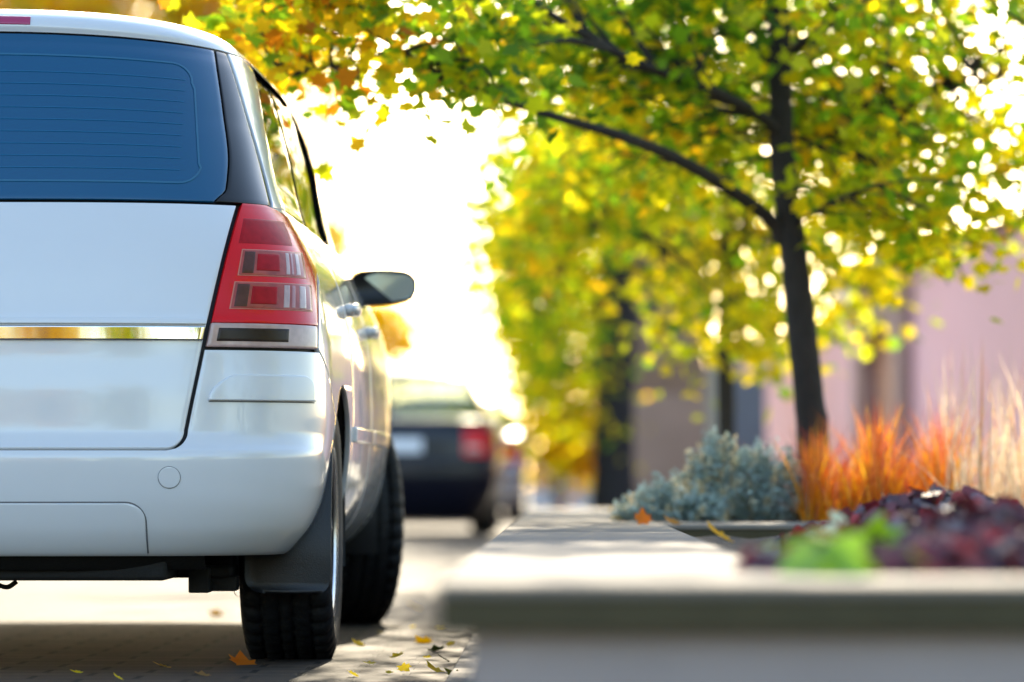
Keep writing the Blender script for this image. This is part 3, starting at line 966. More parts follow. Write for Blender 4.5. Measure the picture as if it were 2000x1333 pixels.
def planter(name, label, x0, x1, y0, y1):
    root = thing(name, label, 'planter', (x0, y0, 0))
    lx, ly = x1 - x0, y1 - y0
    w = .43
    ov = .040
    bm = bmesh.new()
    h = SLAB_H - SLAB_T
    for (a, b, c_, d_) in ((ov, lx - ov, ov, ov + .16), (ov, lx - ov, ly - ov - .16, ly - ov), (ov, ov + .16, ov + .16, ly - ov - .16), (lx - ov - .16, lx - ov, ov + .16, ly - ov - .16)):
        add_box(bm, ((a + b) / 2, (c_ + d_) / 2, h / 2), (b - a, d_ - c_, h - .001))
    bm_obj('wall', bm, M['planter_wall'], root, False)
    # cap slabs: front, back, left, right (with thin joints)
    n = 0
    def slab(a, b, c_, d_):
        bm = bmesh.new()
        add_box(bm, ((a + b) / 2, (c_ + d_) / 2, h + SLAB_T - .007), (b - a, d_ - c_, .014))
        bm_obj('cap_slab', bm, M['slab'], root, bevel=.004)
    step = 1.45
    k = max(1, round(lx / step))
    for i in range(k):
        slab(lx * i / k + (0 if i == 0 else .002), lx * (i + 1) / k - (0 if i == k - 1 else .002), 0, w)
        slab(lx * i / k + (0 if i == 0 else .002), lx * (i + 1) / k - (0 if i == k - 1 else .002), ly - w, ly)
    k = max(1, round((ly - 2 * w) / step))
    q = (ly - 2 * w) / k
    for i in range(k):
        slab(0, w, w + q * i + .002, w + q * (i + 1) - .002)
        slab(lx - w, lx, w + q * i + .002, w + q * (i + 1) - .002)
    # darker bed course under the pale cap
    bm = bmesh.new()
    e = .004
    hb = SLAB_T - .0145
    for (a, b, c_, d_) in ((e, lx - e, e, w - e), (e, lx - e, ly - w + e, ly - e), (e, w - e, w - e, ly - w + e), (lx - w + e, lx - e, w - e, ly - w + e)):
        add_box(bm, ((a + b) / 2, (c_ + d_) / 2, h + hb / 2), (b - a - .0005, d_ - c_ - .0005, hb))
    bm_obj('bed_course', bm, M['slab_edge'], root, False, .004)
    V, Fs = [], []
    nx_, ny_ = 40, 40
    for j in range(ny_ + 1):
        for i in range(nx_ + 1):
            V.append((ov + .16 + (lx - 2 * ov - .32) * i / nx_, ov + .16 + (ly - 2 * ov - .32) * j / ny_, SLAB_H - .035 + rng.normal() * .006))
    for j in range(ny_):
        for i in range(nx_):
            a = j * (nx_ + 1) + i
            Fs.append((a, a + 1, a + nx_ + 2, a + nx_ + 1))
    mesh_obj('soil', V, Fs, M['soil'], root)
    return root


planter('stone_planter', 'near stone planter with wide pale cap slabs, filled with dark purple plants', -.147, 3.2, 5.0, 12.35)
planter('stone_planter', 'far stone planter holding grey shrubs, orange grass and the slim street tree', -.147, 3.4, 12.55, 19.5)


# ------------------------------------------------------------------ leaves
def maple_outline():
    half = [(0, 0), (.16, -.10), (.36, -.14), (.30, .10), (.56, .22), (.42, .34), (.50, .58), (.26, .52), (.16, .72), (0, 1.0)]
    return np.array(half + [(-x, y) for x, y in half[-2:0:-1]]) - np.array([0, .35])


LEAF_HI = maple_outline()
LEAF_LO = np.array([(0, -.5), (.42, -.2), (.46, .2), (.2, .34), (0, .62), (-.2, .34), (-.46, .2), (-.42, -.2)])
LEAF_OV = np.array([(0, -.55), (.24, -.3), (.30, 0), (.2, .35), (0, .6), (-.2, .35), (-.30, 0), (-.24, -.3)])


def leaves_mesh(name, C, size, cols, outline, mat, parent=None, up=0.4, curl=.25, normals=None):
    C = np.asarray(C, float)
    N, K = len(C), len(outline)
    nrm = rng.normal(size=(N, 3)) if normals is None else normals + .45 * rng.normal(size=(N, 3))
    if normals is None:
        nrm[:, 2] = np.abs(nrm[:, 2]) + up
    nrm /= np.linalg.norm(nrm, axis=1, keepdims=True)
    a = rng.normal(size=(N, 3))
    a[:, 2] -= .8                                   # tips hang
    a -= nrm * (a * nrm).sum(1, keepdims=True)
    a /= np.linalg.norm(a, axis=1, keepdims=True)
    b = np.cross(nrm, a)
    sz = size * rng.uniform(.6, 1.25, N)
    X, Y = outline[:, 0], outline[:, 1]
    cu = curl * rng.uniform(-.6, 1, N)
    H = -(X ** 2 + .6 * Y ** 2)[None] * cu[:, None]
    V = C[:, None] + sz[:, None, None] * (X[None, :, None] * b[:, None] + Y[None, :, None] * a[:, None] + H[:, :, None] * nrm[:, None])
    me = bpy.data.meshes.new(name)
    me.vertices.add(N * K)
    me.vertices.foreach_set('co', V.reshape(-1).astype(np.float32))
    me.loops.add(N * K)
    me.loops.foreach_set('vertex_index', np.arange(N * K, dtype=np.int32))
    me.polygons.add(N)
    me.polygons.foreach_set('loop_start', (np.arange(N) * K).astype(np.int32))
    me.polygons.foreach_set('loop_total', np.full(N, K, dtype=np.int32))
    me.update(calc_edges=True)
    ca = me.color_attributes.new('leaf_col', 'FLOAT_COLOR', 'POINT')
    cc = np.ones((N, K, 4)); cc[..., :3] = np.asarray(cols)[:, None]
    ca.data.foreach_set('color', cc.reshape(-1).astype(np.float32))
    me.materials.append(mat)
    me.validate()
    o = bpy.data.objects.new(name, me)
    COL.objects.link(o)
    if parent:
        o.parent = parent
    return o


GREEN, DGREEN, YG, YEL, GOLD, ORG, BRN = [np.array(c) for c in
    ((.22, .40, .012), (.09, .20, .014), (.52, .56, .010), (.90, .70, .008), (.88, .52, .008), (.72, .25, .008), (.25, .10, .02))]


def pick(n, pal, wts):
    pal = np.array(pal)
    i = rng.choice(len(pal), n, p=np.array(wts) / sum(wts))
    return pal[i] * rng.uniform(.75, 1.2, (n, 1))


def tree(name, label, cat, trunk, branches, boxes, leaf, per, sig, palettes, outline, bark, lmat, loc=None, twig=.004, group=None, seg=12):
    """trunk/branches: (points, radii); boxes: crown volume pieces (x0,x1,y0,y1,d0,d1,clusters,palette)"""
    base = Vector(trunk[0][0])
    root = thing(name, label, cat, (base.x, base.y, 0), 0, group)
    off = np.array([base.x, base.y, 0])
    mt = Mesh()
    nodes = []
    path = mt.tube([np.array(p) - off for p in trunk[0]], trunk[1], seg, 6, .03)
    nodes.append(path[len(path) // 3:])
    for pts, rad in branches:
        nodes.append(mt.tube([np.array(p) - off for p in pts], rad, 8, 5, .03))
    nodes = np.concatenate(nodes)
    C, colr = [], []
    for (x0, x1, y0, y1, d0, d1, n, pal) in boxes:
        for _ in range(n):
            c = np.array(px(rng.uniform(x0, x1), rng.uniform(y0, y1), rng.uniform(d0, d1))) - off
            k = np.argmin(((nodes - c) ** 2).sum(1) + .0 * rng.normal(size=len(nodes)))
            p0 = nodes[k]
            if twig:
                mid = (p0 + c) / 2 + np.array([0, 0, .06 * np.linalg.norm(c - p0)]) + rng.normal(size=3) * .03
                mt.tube([p0, mid, c, c + (c - mid) * .25 + np.array([0, 0, -.03])], [twig * 2.2, twig * 1.3, twig, twig * .4], 5, 3)
            m = max(4, int(per * rng.uniform(.5, 1.4)))
            s_ = sig * rng.uniform(.7, 1.3)
            pts = c + rng.normal(size=(m, 3)) * s_ * np.array([1.15, 1.15, .75])
            C.append(pts)
            names, wts = palettes[pal]
            w_ = np.array(wts, float) * rng.uniform(.3, 1.7, len(wts))
            colr.append(pick(m, names, w_))
    mt.obj('trunk', bark, root)
    leaves_mesh('crown', np.concatenate(C), leaf, np.concatenate(colr), outline, lmat, root)
    return root


T = lambda *a: [px(*q) for q in a]
pal_main = {0: ([GREEN, YG, YEL, GOLD, DGREEN], (3.8, 3.6, 1.8, .5, 1.8)),
            1: ([GREEN, YG, YEL, GOLD, ORG], (1.6, 2.2, 2.6, 2.2, .8)),
            2: ([YG, YEL, GREEN], (2.5, 4, .6)),
            3: ([YG, GREEN, YEL, GOLD], (3.4, 2.8, 2.2, .7)),
            4: ([YEL, GOLD, ORG, YG], (3, 4, 1.6, .6)),
            6: ([YEL, GOLD, ORG, YG, BRN], (3, 3, 2.4, 1.2, .5)),
            5: ([GREEN, DGREEN, YG, YEL], (3.2, 2.4, 2.2, 1.0))}
D0 = 14.6
tree('street_tree', 'slim dark-trunked street tree with green and yellow leaves, rising behind the orange grass', 'tree',
     (T((1592, 1040, D0), (1588, 860, D0), (1576, 740, D0), (1562, 600, D0), (1545, 450, D0), (1528, 300, D0), (1524, 150, D0), (1520, 0, D0), (1515, -250, D0), (1530, -600, D0), (1520, -950, D0)),
      [.068, .056, .050, .049, .047, .043, .040, .036, .027, .016, .006]),
     [(T((1530, 470, D0), (1500, 425, D0 - .05), (1400, 355, 14.3), (1300, 300, 14.0), (1200, 262, 13.6), (1090, 230, 13.4), (960, 188, 13.1), (870, 150, 12.9), (770, 90, 12.7), (690, 40, 12.6), (670, -20, 12.5)),
       [.030, .026, .022, .019, .016, .0135, .011, .009, .007, .005, .003]),
      (T((1524, 270, D0), (1490, 230, 14.5), (1400, 182, 14.2), (1250, 125, 13.8), (1130, 62, 13.5), (1040, 0, 13.2), (960, -80, 12.9)), [.022, .020, .018, .015, .013, .011, .006]),
      (T((1210, 105, 13.75), (1120, 78, 13.3), (1040, 90, 13.0)), [.010, .007, .004]),
      (T((1522, 120, D0), (1600, 60, 14.4), (1720, -20, 14.0), (1850, -80, 13.7)), [.020, .016, .012, .006]),
      (T((1530, 330, D0), (1640, 250, 14.9), (1800, 190, 15.3), (1950, 150, 15.6)), [.009, .007, .005, .003]),
      (T((1545, 440, D0), (1660, 380, 14.2), (1800, 350, 13.9), (1930, 380, 13.7)), [.008, .006, .004, .003]),
      (T((1518, -200, D0), (1420, -330, 14.2), (1300, -460, 13.7)), [.018, .013, .006]),
      (T((1520, -120, D0), (1640, -280, 14.6), (1800, -420, 14.9)), [.018, .013, .006]),
      (T((770, 90, 12.7), (720, 115, 12.6), (650, 130, 12.5), (560, 150, 12.5)), [.006, .005, .004, .002])],
     [(500, 690, -80, 60, 12.2, 12.9, 11, 1), (560, 690, 60, 150, 12.2, 12.8, 6, 1), (680, 960, -140, 0, 12.4, 13.4, 10, 0), (740, 960, 70, 150, 12.6, 13.4, 11, 0),
      (930, 1250, -140, 60, 13.5, 15.4, 22, 0), (950, 1300, 60, 190, 13.9, 15.6, 24, 0), (1250, 1480, -140, 200, 14.0, 16.2, 34, 5), (1480, 1580, -140, 300, 14.9, 16.6, 18, 3),
      (1150, 1460, 220, 360, 14.6, 16.6, 18, 3), (1580, 1760, -140, 200, 13.6, 16.2, 22, 3), (1760, 2120, -140, 230, 13.4, 16.4, 22, 3),
      (1590, 1800, 200, 400, 14.2, 16.4, 20, 3), (1800, 2060, 230, 420, 13.8, 16.2, 13, 3), (1640, 1980, 400, 520, 14.2, 15.6, 12, 2),
      (1000, 2100, -500, -150, 13.4, 16.5, 20, 3), (1300, 1800, -950, -500, 13.8, 15.6, 5, 3)],
     .056, 40, .12, pal_main, LEAF_HI, M['bark'], M['leaf'])
D1 = 20.5
tree('street_tree', 'second street tree with a thin dark trunk, behind and left of the nearer one', 'tree',
     (T((1420, 1120, D1), (1419, 850, D1), (1417, 700, D1), (1420, 550, D1), (1422, 400, D1), (1425, 250, D1), (1430, 0, D1), (1425, -300, D1)), [.055, .043, .042, .042, .036, .030, .02, .006]),
     [(T((1418, 560, D1), (1450, 450, 20.3), (1480, 330, 20.0)), [.026, .020, .012]), (T((1422, 430, D1), (1330, 390, 20.2), (1240, 330, 19.8), (1150, 290, 19.4)), [.02, .016, .012, .005]),
      (T((1421, 520, D1), (1350, 470, 20.3), (1260, 440, 20.0), (1150, 430, 19.6)), [.016, .011, .007, .003]),
      (T((1424, 300, D1), (1320, 180, 20.8), (1200, 100, 21.0)), [.018, .012, .005])],
     [(980, 1260, 270, 430, 18.6, 22.5, 26, 3), (1080, 1240, 330, 430, 18.6, 22.5, 20, 3), (1220, 1420, 280, 370, 18.6, 22.5, 16, 3), (970, 1150, 420, 560, 19, 22, 15, 3), (1385, 1420, 540, 660, 19.2, 21, 4, 2),
      (1340, 1480, 400, 600, 20.3, 22.6, 20, 2), (1410, 1520, 560, 710, 19.0, 21.5, 17, 2), (1580, 1700, 440, 640, 19.0, 21.5, 14, 2), (1480, 1800, 200, 520, 19, 22.5, 16, 2),
      (980, 1790, -300, 240, 18.6, 23.5, 50, 3), (1560, 1800, 200, 430, 19, 23.5, 20, 3)],
     .066, 36, .16, pal_main, LEAF_HI, M['bark'], M['leaf'], group=None)
D2 = 38.0
tree('street_tree', 'stout dark old trunk with drooping yellow-green crown, left of the brown pillar', 'tree',
     (T((1198, 1046, D2), (1199, 900, D2), (1200, 760, D2), (1205, 640, D2), (1205, 480, D2), (1200, 300, D2), (1190, 0, D2)), [.22, .18, .175, .18, .14, .10, .03]),
     [(T((1200, 730, D2), (1150, 715, 37.8), (1105, 705, 37.5)), [.06, .045, .02]), (T((1204, 640, D2), (1140, 560, 37.4), (1060, 520, 36.8)), [.08, .06, .03]),
      (T((1205, 640, D2), (1270, 600, 38.4), (1330, 540, 38.8)), [.06, .045, .02])],
     [(1000, 1110, 400, 620, 35.5, 40, 42, 3), (1110, 1230, 330, 440, 35.5, 40, 18, 3), (1010, 1105, 620, 760, 36, 39, 20, 3), (1050, 1115, 770, 850, 36, 38.5, 7, 2), (1200, 1330, 280, 370, 36, 40, 10, 3), (975, 1060, 400, 620, 37, 41, 22, 3), (960, 1400, 0, 380, 35, 41, 46, 3), (930, 1500, -700, 0, 36, 42, 22, 3)],
     .085, 34, .26, pal_main, LEAF_LO, M['bark_old'], M['leaf_far'], twig=.008)
D3 = 66.0
tree('autumn_tree', 'golden autumn tree with a leaning grey trunk, behind the roof of the white car', 'tree',
     (T((255, 1000, D3), (290, 500, D3), (322, 150, D3), (352, 0, D3), (390, -200, D3), (400, -500, D3)), [.26, .20, .18, .17, .12, .04]),
     [(T((340, 60, D3), (200, -150, D3), (60, -250, D3)), [.10, .06, .03]), (T((375, -120, D3), (500, -250, D3), (600, -300, D3)), [.09, .06, .02])],
     [(-150, 330, -150, 140, 58, 71, 105, 6), (370, 520, -100, 170, 59, 71, 46, 6), (-200, 620, -600, -130, 61, 70, 70, 4), (490, 600, -60, 140, 60, 69, 26, 4)],
     .17, 46, .42, pal_main, LEAF_LO, M['bark_glare'], M['leaf_far'], twig=.014)
D4 = 84.0
tree('autumn_tree', 'thin-trunked autumn tree, coloured pale for glare, far down the street, left of the white sky gap', 'tree',
     (T((655, 990, D4), (653, 700, D4), (650, 450, D4), (648, 250, D4), (640, 0, D4)), [.18, .14, .12, .10, .04]),
     [(T((650, 380, D4), (610, 300, D4), (580, 230, D4)), [.07, .05, .02]), (T((652, 520, D4), (690, 450, D4), (720, 400, D4)), [.05, .035, .02])],
     [(575, 670, 220, 340, 81, 87, 12, 4), (580, 640, 340, 520, 82, 86, 10, 4), (655, 730, 420, 560, 82, 86, 13, 4), (560, 690, 40, 220, 80, 88, 10, 4)],
     .18, 22, .42, pal_main, LEAF_LO, M['bark_glare'], M['leaf_far'], twig=.016)
D5 = 74.0
tree('autumn_bush', 'bright orange-yellow bush seen above the dark saloon beside the wing mirror', 'bush',
     (T((745, 1000, D5), (745, 850, D5), (748, 740, D5)), [.12, .09, .05]),
     [(T((745, 850, D5), (715, 760, D5), (700, 680, D5)), [.06, .04, .02]), (T((746, 830, D5), (775, 740, D5), (790, 680, D5)), [.06, .04, .02])],
     [(680, 785, 600, 700, 72, 76, 34, 4)],
     .15, 40, .28, pal_main, LEAF_LO, M['bark_glare'], M['leaf_far'], twig=.012)
D6 = 62.0
tree('autumn_bush', 'yellow bush at the far end of the pavement, left of the stout old trunk', 'bush',
     (T((1090, 1003, D6), (1090, 930, D6), (1092, 860, D6)), [.09, .07, .04]),
     [(T((1090, 930, D6), (1060, 860, D6), (1040, 800, D6)), [.05, .03, .02])],
     [(1035, 1180, 740, 900, 60, 64, 56, 4), (1010, 1190, 540, 750, 60, 66, 84, 3), (1095, 1185, 820, 930, 60, 64, 18, 4)],
     .13, 36, .26, pal_main, LEAF_LO, M['bark_glare'], M['leaf_far'], twig=.01)


def back_tree(label, x, y, h, pal, n=110):
    """street trees behind the photographer: they show in the bright trim and glass of the car"""
    root = thing('autumn_tree', label, 'tree', (x, y, 0))
    mt = Mesh()
    mt.tube([(0, 0, 0), (.1, 0, h * .3), (-.1, .1, h * .6), (0, 0, h)], [.2, .15, .1, .03], 10, 5)
    C, cl = [], []
    for _ in range(n):
        c = np.array([rng.normal() * h * .26, rng.normal() * h * .26, h * rng.uniform(.10, 1.05)])
        mt.tube([(0, 0, c[2] * .75), c * .6 + np.array([0, 0, c[2] * .3]), c], [.05, .03, .01], 5, 3)
        C.append(c + rng.normal(size=(40, 3)) * .45)
        cl.append(pick(40, *pal_main[pal]))
    mt.obj('trunk', M['bark_glare'], root)
    leaves_mesh('crown', np.concatenate(C), .2, np.concatenate(cl), LEAF_LO, M['leaf_far'], root)


back_tree('golden street tree behind the camera on the parking side', -6.5, -17, 4.6, 4)
back_tree('yellow-green street tree behind the camera beside the planters', 2.8, -13, 4.4, 3)
back_tree('wide golden tree behind the camera at the end of the street', -2.2, -22, 5.2, 4, 150)
back_tree('green and yellow tree behind the camera near the wall', 9.5, -6, 5.0, 3)
back_tree('green and yellow tree beyond the frame on the right of the car', 6.5, 6.5, 4.6, 3)


# ------------------------------------------------------------------ plants
def needle_shrub(name, label, c, rx, ry, h, n, dry=.25):
    root = thing(name, label, 'shrub', c)
    ms = Mesh()
    L, col, nr = [], [], []
    for _ in range(n):
        a = rng.uniform(0, 2 * math.pi); rr = math.sqrt(rng.uniform(0, 1))
        bx_, by_ = rr * rx * .45 * math.cos(a), rr * ry * .45 * math.sin(a)
        tx, ty = rr * rx * math.cos(a), rr * ry * math.sin(a)
        hh = h * (1 - .62 * rr ** 1.8) * rng.uniform(.62, 1.12)
        p0, p1, p2 = np.array([bx_, by_, 0]), np.array([(bx_ + tx) / 2, (by_ + ty) / 2, hh * .6]), np.array([tx, ty, hh])
        path = ms.tube([p0, p1, p2], [.0022, .0016, .0008], 4, 3)
        dryst = rng.random() < dry
        for t in np.linspace(.25, 1, 26):
            q = p0 * (1 - t) ** 2 + 2 * p1 * t * (1 - t) + p2 * t * t
            for _k in range(2):
                L.append(q + rng.normal(size=3) * .007)
                g = rng.uniform(.75, 1.25)
                col.append(np.array((.80, .66, .40)) * g if dryst and t > .5 else np.array((.40, .50, .46)) * g)
    ms.obj('stems', M['stem'], root)
    leaves_mesh('foliage', L, .016, col, LEAF_OV * np.array([.7, 1.2]), M['leaf_plant'], root)
    return root


ZS = SLAB_H - .035
c = px(1310, 1000, 13.25); needle_shrub('silver_shrub', 'low grey-green shrub at the left end, nearest the car', (c.x, c.y, ZS), .19, .17, .17, 190, .12)
c = px(1400, 1000, 13.45); needle_shrub('silver_shrub', 'tall middle mound of grey-green shrub with straw-coloured tips', (c.x, c.y, ZS), .15, .15, .29, 240, .26)
c = px(1500, 1000, 13.5); needle_shrub('silver_shrub', 'rounded grey-green shrub touching the orange grass', (c.x, c.y, ZS), .17, .16, .27, 260, .24)


def blades(name, label, cat, n, gen, mat, kind='stuff'):
    V, Fs, Cc = [], [], []
    for _ in range(n):
        x, y, z0, h, lean, w, ca, cb = gen()
        a = rng.uniform(0, 2 * math.pi)
        dx, dy = math.cos(a), math.sin(a)
        b = rng.uniform(0, math.pi)
        wx, wy = math.cos(b) * w / 2, math.sin(b) * w / 2
        k0 = len(V)
        S = 5
        for i in range(S + 1):
            t = i / S
            ox, oy, oz = x + dx * lean * t ** 1.8, y + dy * lean * t ** 1.8, z0 + h * (t - .12 * (lean / h) * t * t)
            ww = 1 - t ** 2.2
            V.append((ox - wx * ww, oy - wy * ww, oz)); V.append((ox + wx * ww, oy + wy * ww, oz))
            cc = ca * (1 - t) + cb * t
            Cc += [(*cc, 1)] * 2
        for i in range(S):
            a0 = k0 + 2 * i
            Fs.append((a0, a0 + 1, a0 + 3, a0 + 2))
    o = mesh_obj(name, V, Fs, mat, None, True, Cc)
    tag(o, label, cat, kind=kind)
    return o


A_OR, A_YE, A_RD, A_PK, A_STR, A_GRN = [np.array(q) for q in ((.85, .25, .008), (.92, .50, .012), (.62, .035, .015), (.60, .20, .15), (.80, .62, .40), (.24, .24, .03))]


def g_orange():
    xx = rng.uniform(1565, 1860)
    c = px(xx, 1000, rng.uniform(13.2, 14.3))
    h = rng.uniform(.13, .40) * (0.85 + .25 * math.sin(xx * .045)) * min(1, .55 + (xx - 1560) / 90)
    ca = [A_YE, A_OR, A_GRN][rng.choice(3, p=[.60, .30, .10])]
    cb = [A_OR, A_RD, A_YE, A_PK][rng.choice(4, p=[.32, .44, .10, .14])]
    return c.x, c.y, ZS, h, abs(rng.normal()) * .11, rng.uniform(.005, .009), ca * rng.uniform(.8, 1.2), cb * rng.uniform(.7, 1.2)


blades('orange_grass', 'mass of flame-orange and red ornamental grass below the slim tree', 'grass', 2300, g_orange, M['grass'])


def g_wisp():
    c = px(rng.uniform(1540, 1830), 1000, rng.uniform(13.2, 14.3))
    return c.x, c.y, ZS, rng.uniform(.28, .41), abs(rng.normal()) * .13 + .02, .0034, A_RD * .6, A_PK * .6


blades('red_grass_wisps', 'fine curling dark red grass wisps standing over the orange grass', 'grass', 110, g_wisp, M['grass'])


def g_dry():
    c = px(rng.uniform(1830, 2120), 1000, rng.uniform(12.9, 14.6))
    tall = rng.random() < .22
    h = rng.uniform(.42, .62) if tall else rng.uniform(.12, .34)
    cb = [A_STR, A_STR * 1.2, A_OR * .8][rng.choice(3, p=[.5, .3, .2])]
    return c.x, c.y, ZS, h, abs(rng.normal()) * .09, rng.uniform(.004, .008), (A_OR if rng.random() < .15 else A_STR) * rng.uniform(.5, 1), cb * rng.uniform(.7, 1.1)


blades('dry_grass', 'tall straw-coloured dry grass at the right edge', 'grass', 620, g_dry, M['grass'])

ROUND = np.array([(math.sin(a) * .5 * (1 + .10 * math.cos(7 * a)), -math.cos(a) * .5 * (1 + .10 * math.cos(7 * a)) + (.16 if i == 0 else 0)) for i, a in enumerate(np.linspace(0, 2 * math.pi, 29)[:-1])])
HEART = np.array([(0, -.34), (.16, -.50), (.36, -.46), (.50, -.24), (.46, .04), (.28, .34), (0, .62), (-.28, .34), (-.46, .04), (-.50, -.24), (-.36, -.46), (-.16, -.50)])


def mound(name, label, c, r, h, n, size, pal, outline, group=None, cat='plant'):
    root = thing(name, label, cat, (c[0], c[1], ZS), 0, group)
    ms = Mesh()
    L, N_ = [], []
    for _ in range(n):
        a = rng.uniform(0, 2 * math.pi); rr = math.sqrt(rng.uniform(0, 1))
        p = np.array([rr * r * math.cos(a), rr * r * math.sin(a), h * (1 - .55 * rr ** 2) * rng.uniform(.55, 1.1) + .01])
        ms.tube([(p[0] * .2, p[1] * .2, 0), (p[0] * .6, p[1] * .6, p[2] * .75), p], [.0022, .0018, .0012], 5, 3)
        L.append(p); N_.append((math.cos(a) * rr, math.sin(a) * rr, .8))
    ms.obj('stalks', M['stem'], root)
    cols, wts = pal
    leaves_mesh('foliage', L, size, pick(n, cols, wts), outline, M['leaf_plant'], root, normals=np.array(N_), curl=.5)
    return root


PUR = ([np.array(q) for q in ((.075, .018, .026), (.16, .025, .035), (.05, .028, .05), (.30, .03, .03), (.16, .13, .16))], (4, 3, 2.5, 1.6, 1))
hz = [(1545, 5.72, .075, .050, 'left of the lime-green leaves'), (1700, 5.80, .095, .055, 'right of the broad lime-green leaves'),
      (1850, 5.75, .12, .065, 'along the front slab, second from the right edge'), (1985, 5.85, .12, .075, 'in the right front corner of the view'),
      (1610, 6.9, .10, .055, 'behind the lime-green leaves'), (1770, 7.0, .15, .085, 'in the middle, below the orange grass'),
      (1930, 7.1, .16, .105, 'tallest, at the right edge of the view'), (1840, 8.8, .22, .12, 'deepest, in front of the dry grass'), (1660, 8.6, .14, .055, 'low, behind the pale cabbage leaves')]
for x, y, r, h, w in hz:
    mound('purple_plant', 'dark purple leafy plant ' + w, (px(x, 1000, y).x, y), r, h, int(120 + 300 * (r / .2) ** 2), .034, PUR, ROUND, 'dark purple leafy plants in the near planter')
GRN = ([np.array(q) for q in ((.24, .42, .015), (.40, .52, .02), (.14, .30, .02))], (3, 3, 1))
c = px(1628, 1060, 5.47); mound('green_plant', 'bright lime-green broad-leaved plant at the near planter edge', (c.x, c.y), .050, .075, 8, .070, GRN, HEART)
c = px(1535, 1030, 6.6); mound('green_plant', 'small lime-green seedling left of the broad-leaved plant', (c.x, c.y), .040, .060, 5, .036, GRN, LEAF_OV * 1.4)
c = px(1710, 1020, 6.4); mound('green_plant', 'single slanting green leaf among the purple plants', (c.x, c.y), .03, .09, 3, .060, GRN, LEAF_OV * 1.4)
PAL = ([np.array(q) for q in ((.45, .58, .50), (.36, .48, .42))], (1, 1))
c = px(1640, 1010, 7.4); mound('cabbage_plant', 'pale blue-green cabbage-like plant behind the lime-green leaves', (c.x, c.y), .035, .085, 9, .05, PAL, ROUND)
c = px(1500, 1050, 6.3); mound('cabbage_plant', 'small grey-green rosette at the inner edge of the slab', (c.x, c.y), .06, .035, 16, .045, PAL, LEAF_OV * 1.5)


# ------------------------------------------------------------------ fallen leaves
def fallen(label, p, size, col, rz, tilt=(.15, .1), curl=.25):
    ol = LEAF_HI * size
    V = [(x, y, curl * (x * x + y * y) / size - .0) for x, y in ol]
    o = mesh_obj('fallen_leaf', V, [tuple(range(len(V)))], M['leaf'], None, False, [(*col, 1)] * len(V))
    o.location = p
    o.rotation_euler = (tilt[0], tilt[1], rz)
    tag(o, label, 'leaf', 'fallen autumn leaves')
    sm = o.modifiers.new('solid', 'SOLIDIFY'); sm.thickness = .0006
    return o


def gpx(x, y, z=0.0):
    d = (CAM_Z - z) * FPX / (y - 943)
    q = px(x, y, d)
    return (q.x, q.y, z + .006)


fallen('sunlit patch of ground left of the rear tyre, made as an orange leaf', gpx(474, 1298), .070, (.80, .30, .03), .4, (.5, .2))  # orange leaf shape stands in for sunlight falling on the ground
fallen('brown-yellow leaf in the shadow under the white car', gpx(318, 1306), .040, (.48, .30, .08), 1.7, (.3, .1))
fallen('yellow leaf on the paving right of the tyres', gpx(826, 1256), .050, (.80, .60, .02), 2.4, (.4, .3))
fallen('yellow leaf near the bottom of the paving beside the planter', gpx(848, 1312), .052, (.78, .58, .02), .9, (.5, .2))
fallen('small green leaf between the two yellow leaves on the paving', gpx(852, 1272), .045, (.12, .16, .03), 3.0, (.3, .2))
fallen('small brown leaf at the bottom left edge of the paving', gpx(395, 1322), .035, (.42, .26, .09), .2, (.2, .2))
fallen('yellow leaf far under the car beyond its shadow', gpx(422, 1203), .05, (.78, .56, .03), .2, (.5, .2))
fallen('yellow leaf beside the front tyre on the paving', gpx(812, 1190), .06, (.80, .58, .03), 1.2, (.4, .2))
fallen('dark curled leaf on the joint beside the planter', gpx(868, 1292), .04, (.07, .06, .03), 1.2, (.5, .2))
fallen('olive leaf beside the kerb joint at the bottom', gpx(888, 1322), .05, (.16, .17, .03), 2.2, (.4, .2))
src = bpy.data.objects.new('fallen_leaf', bpy.data.objects['fallen_leaf.002'].data)
for k, (xx, yy) in enumerate(((700, 1262), (742, 1240), (775, 1285), (806, 1228), (760, 1318), (835, 1288), (862, 1230), (722, 1300), (690, 1322), (880, 1262), (790, 1310), (150, 1318), (230, 1328))):
    o = src if k == 0 else src.copy()
    COL.objects.link(o)
    o.location = gpx(xx, yy)
    o.rotation_euler = (rng.uniform(-.6, .6), rng.uniform(-.4, .4), rng.uniform(0, 6.3))
    o.scale = (sc_ := rng.uniform(.35, .75), sc_, sc_)
    tag(o, 'tiny scrap of dry yellow leaf scattered on the paving around the tyres', 'leaf', 'tiny leaf scraps on the paving')
fallen('bright yellow leaf at the inner edge of the pale slab', (px(1402, 1040, 8.9).x, 8.9, SLAB_H + .012), .062, (.85, .55, .01), 1.0, (.6, .2))
fallen('orange curled leaf standing on the joint between planters', (px(1255, 1020, 12.2).x, 12.2, SLAB_H + .018), .05, (.75, .33, .03), .3, (1.1, .1))
fallen('pale dry leaf lying on the joint between planters', (px(1312, 1020, 12.15).x, 12.15, SLAB_H + .008), .05, (.70, .48, .22), 2.0, (.5, .1))
fallen('yellow-green leaf hanging over the front edge of the purple plants', (px(1790, 1085, 5.6).x, 5.6, SLAB_H + .02), .035, (.45, .45, .02), .6, (.5, .4))

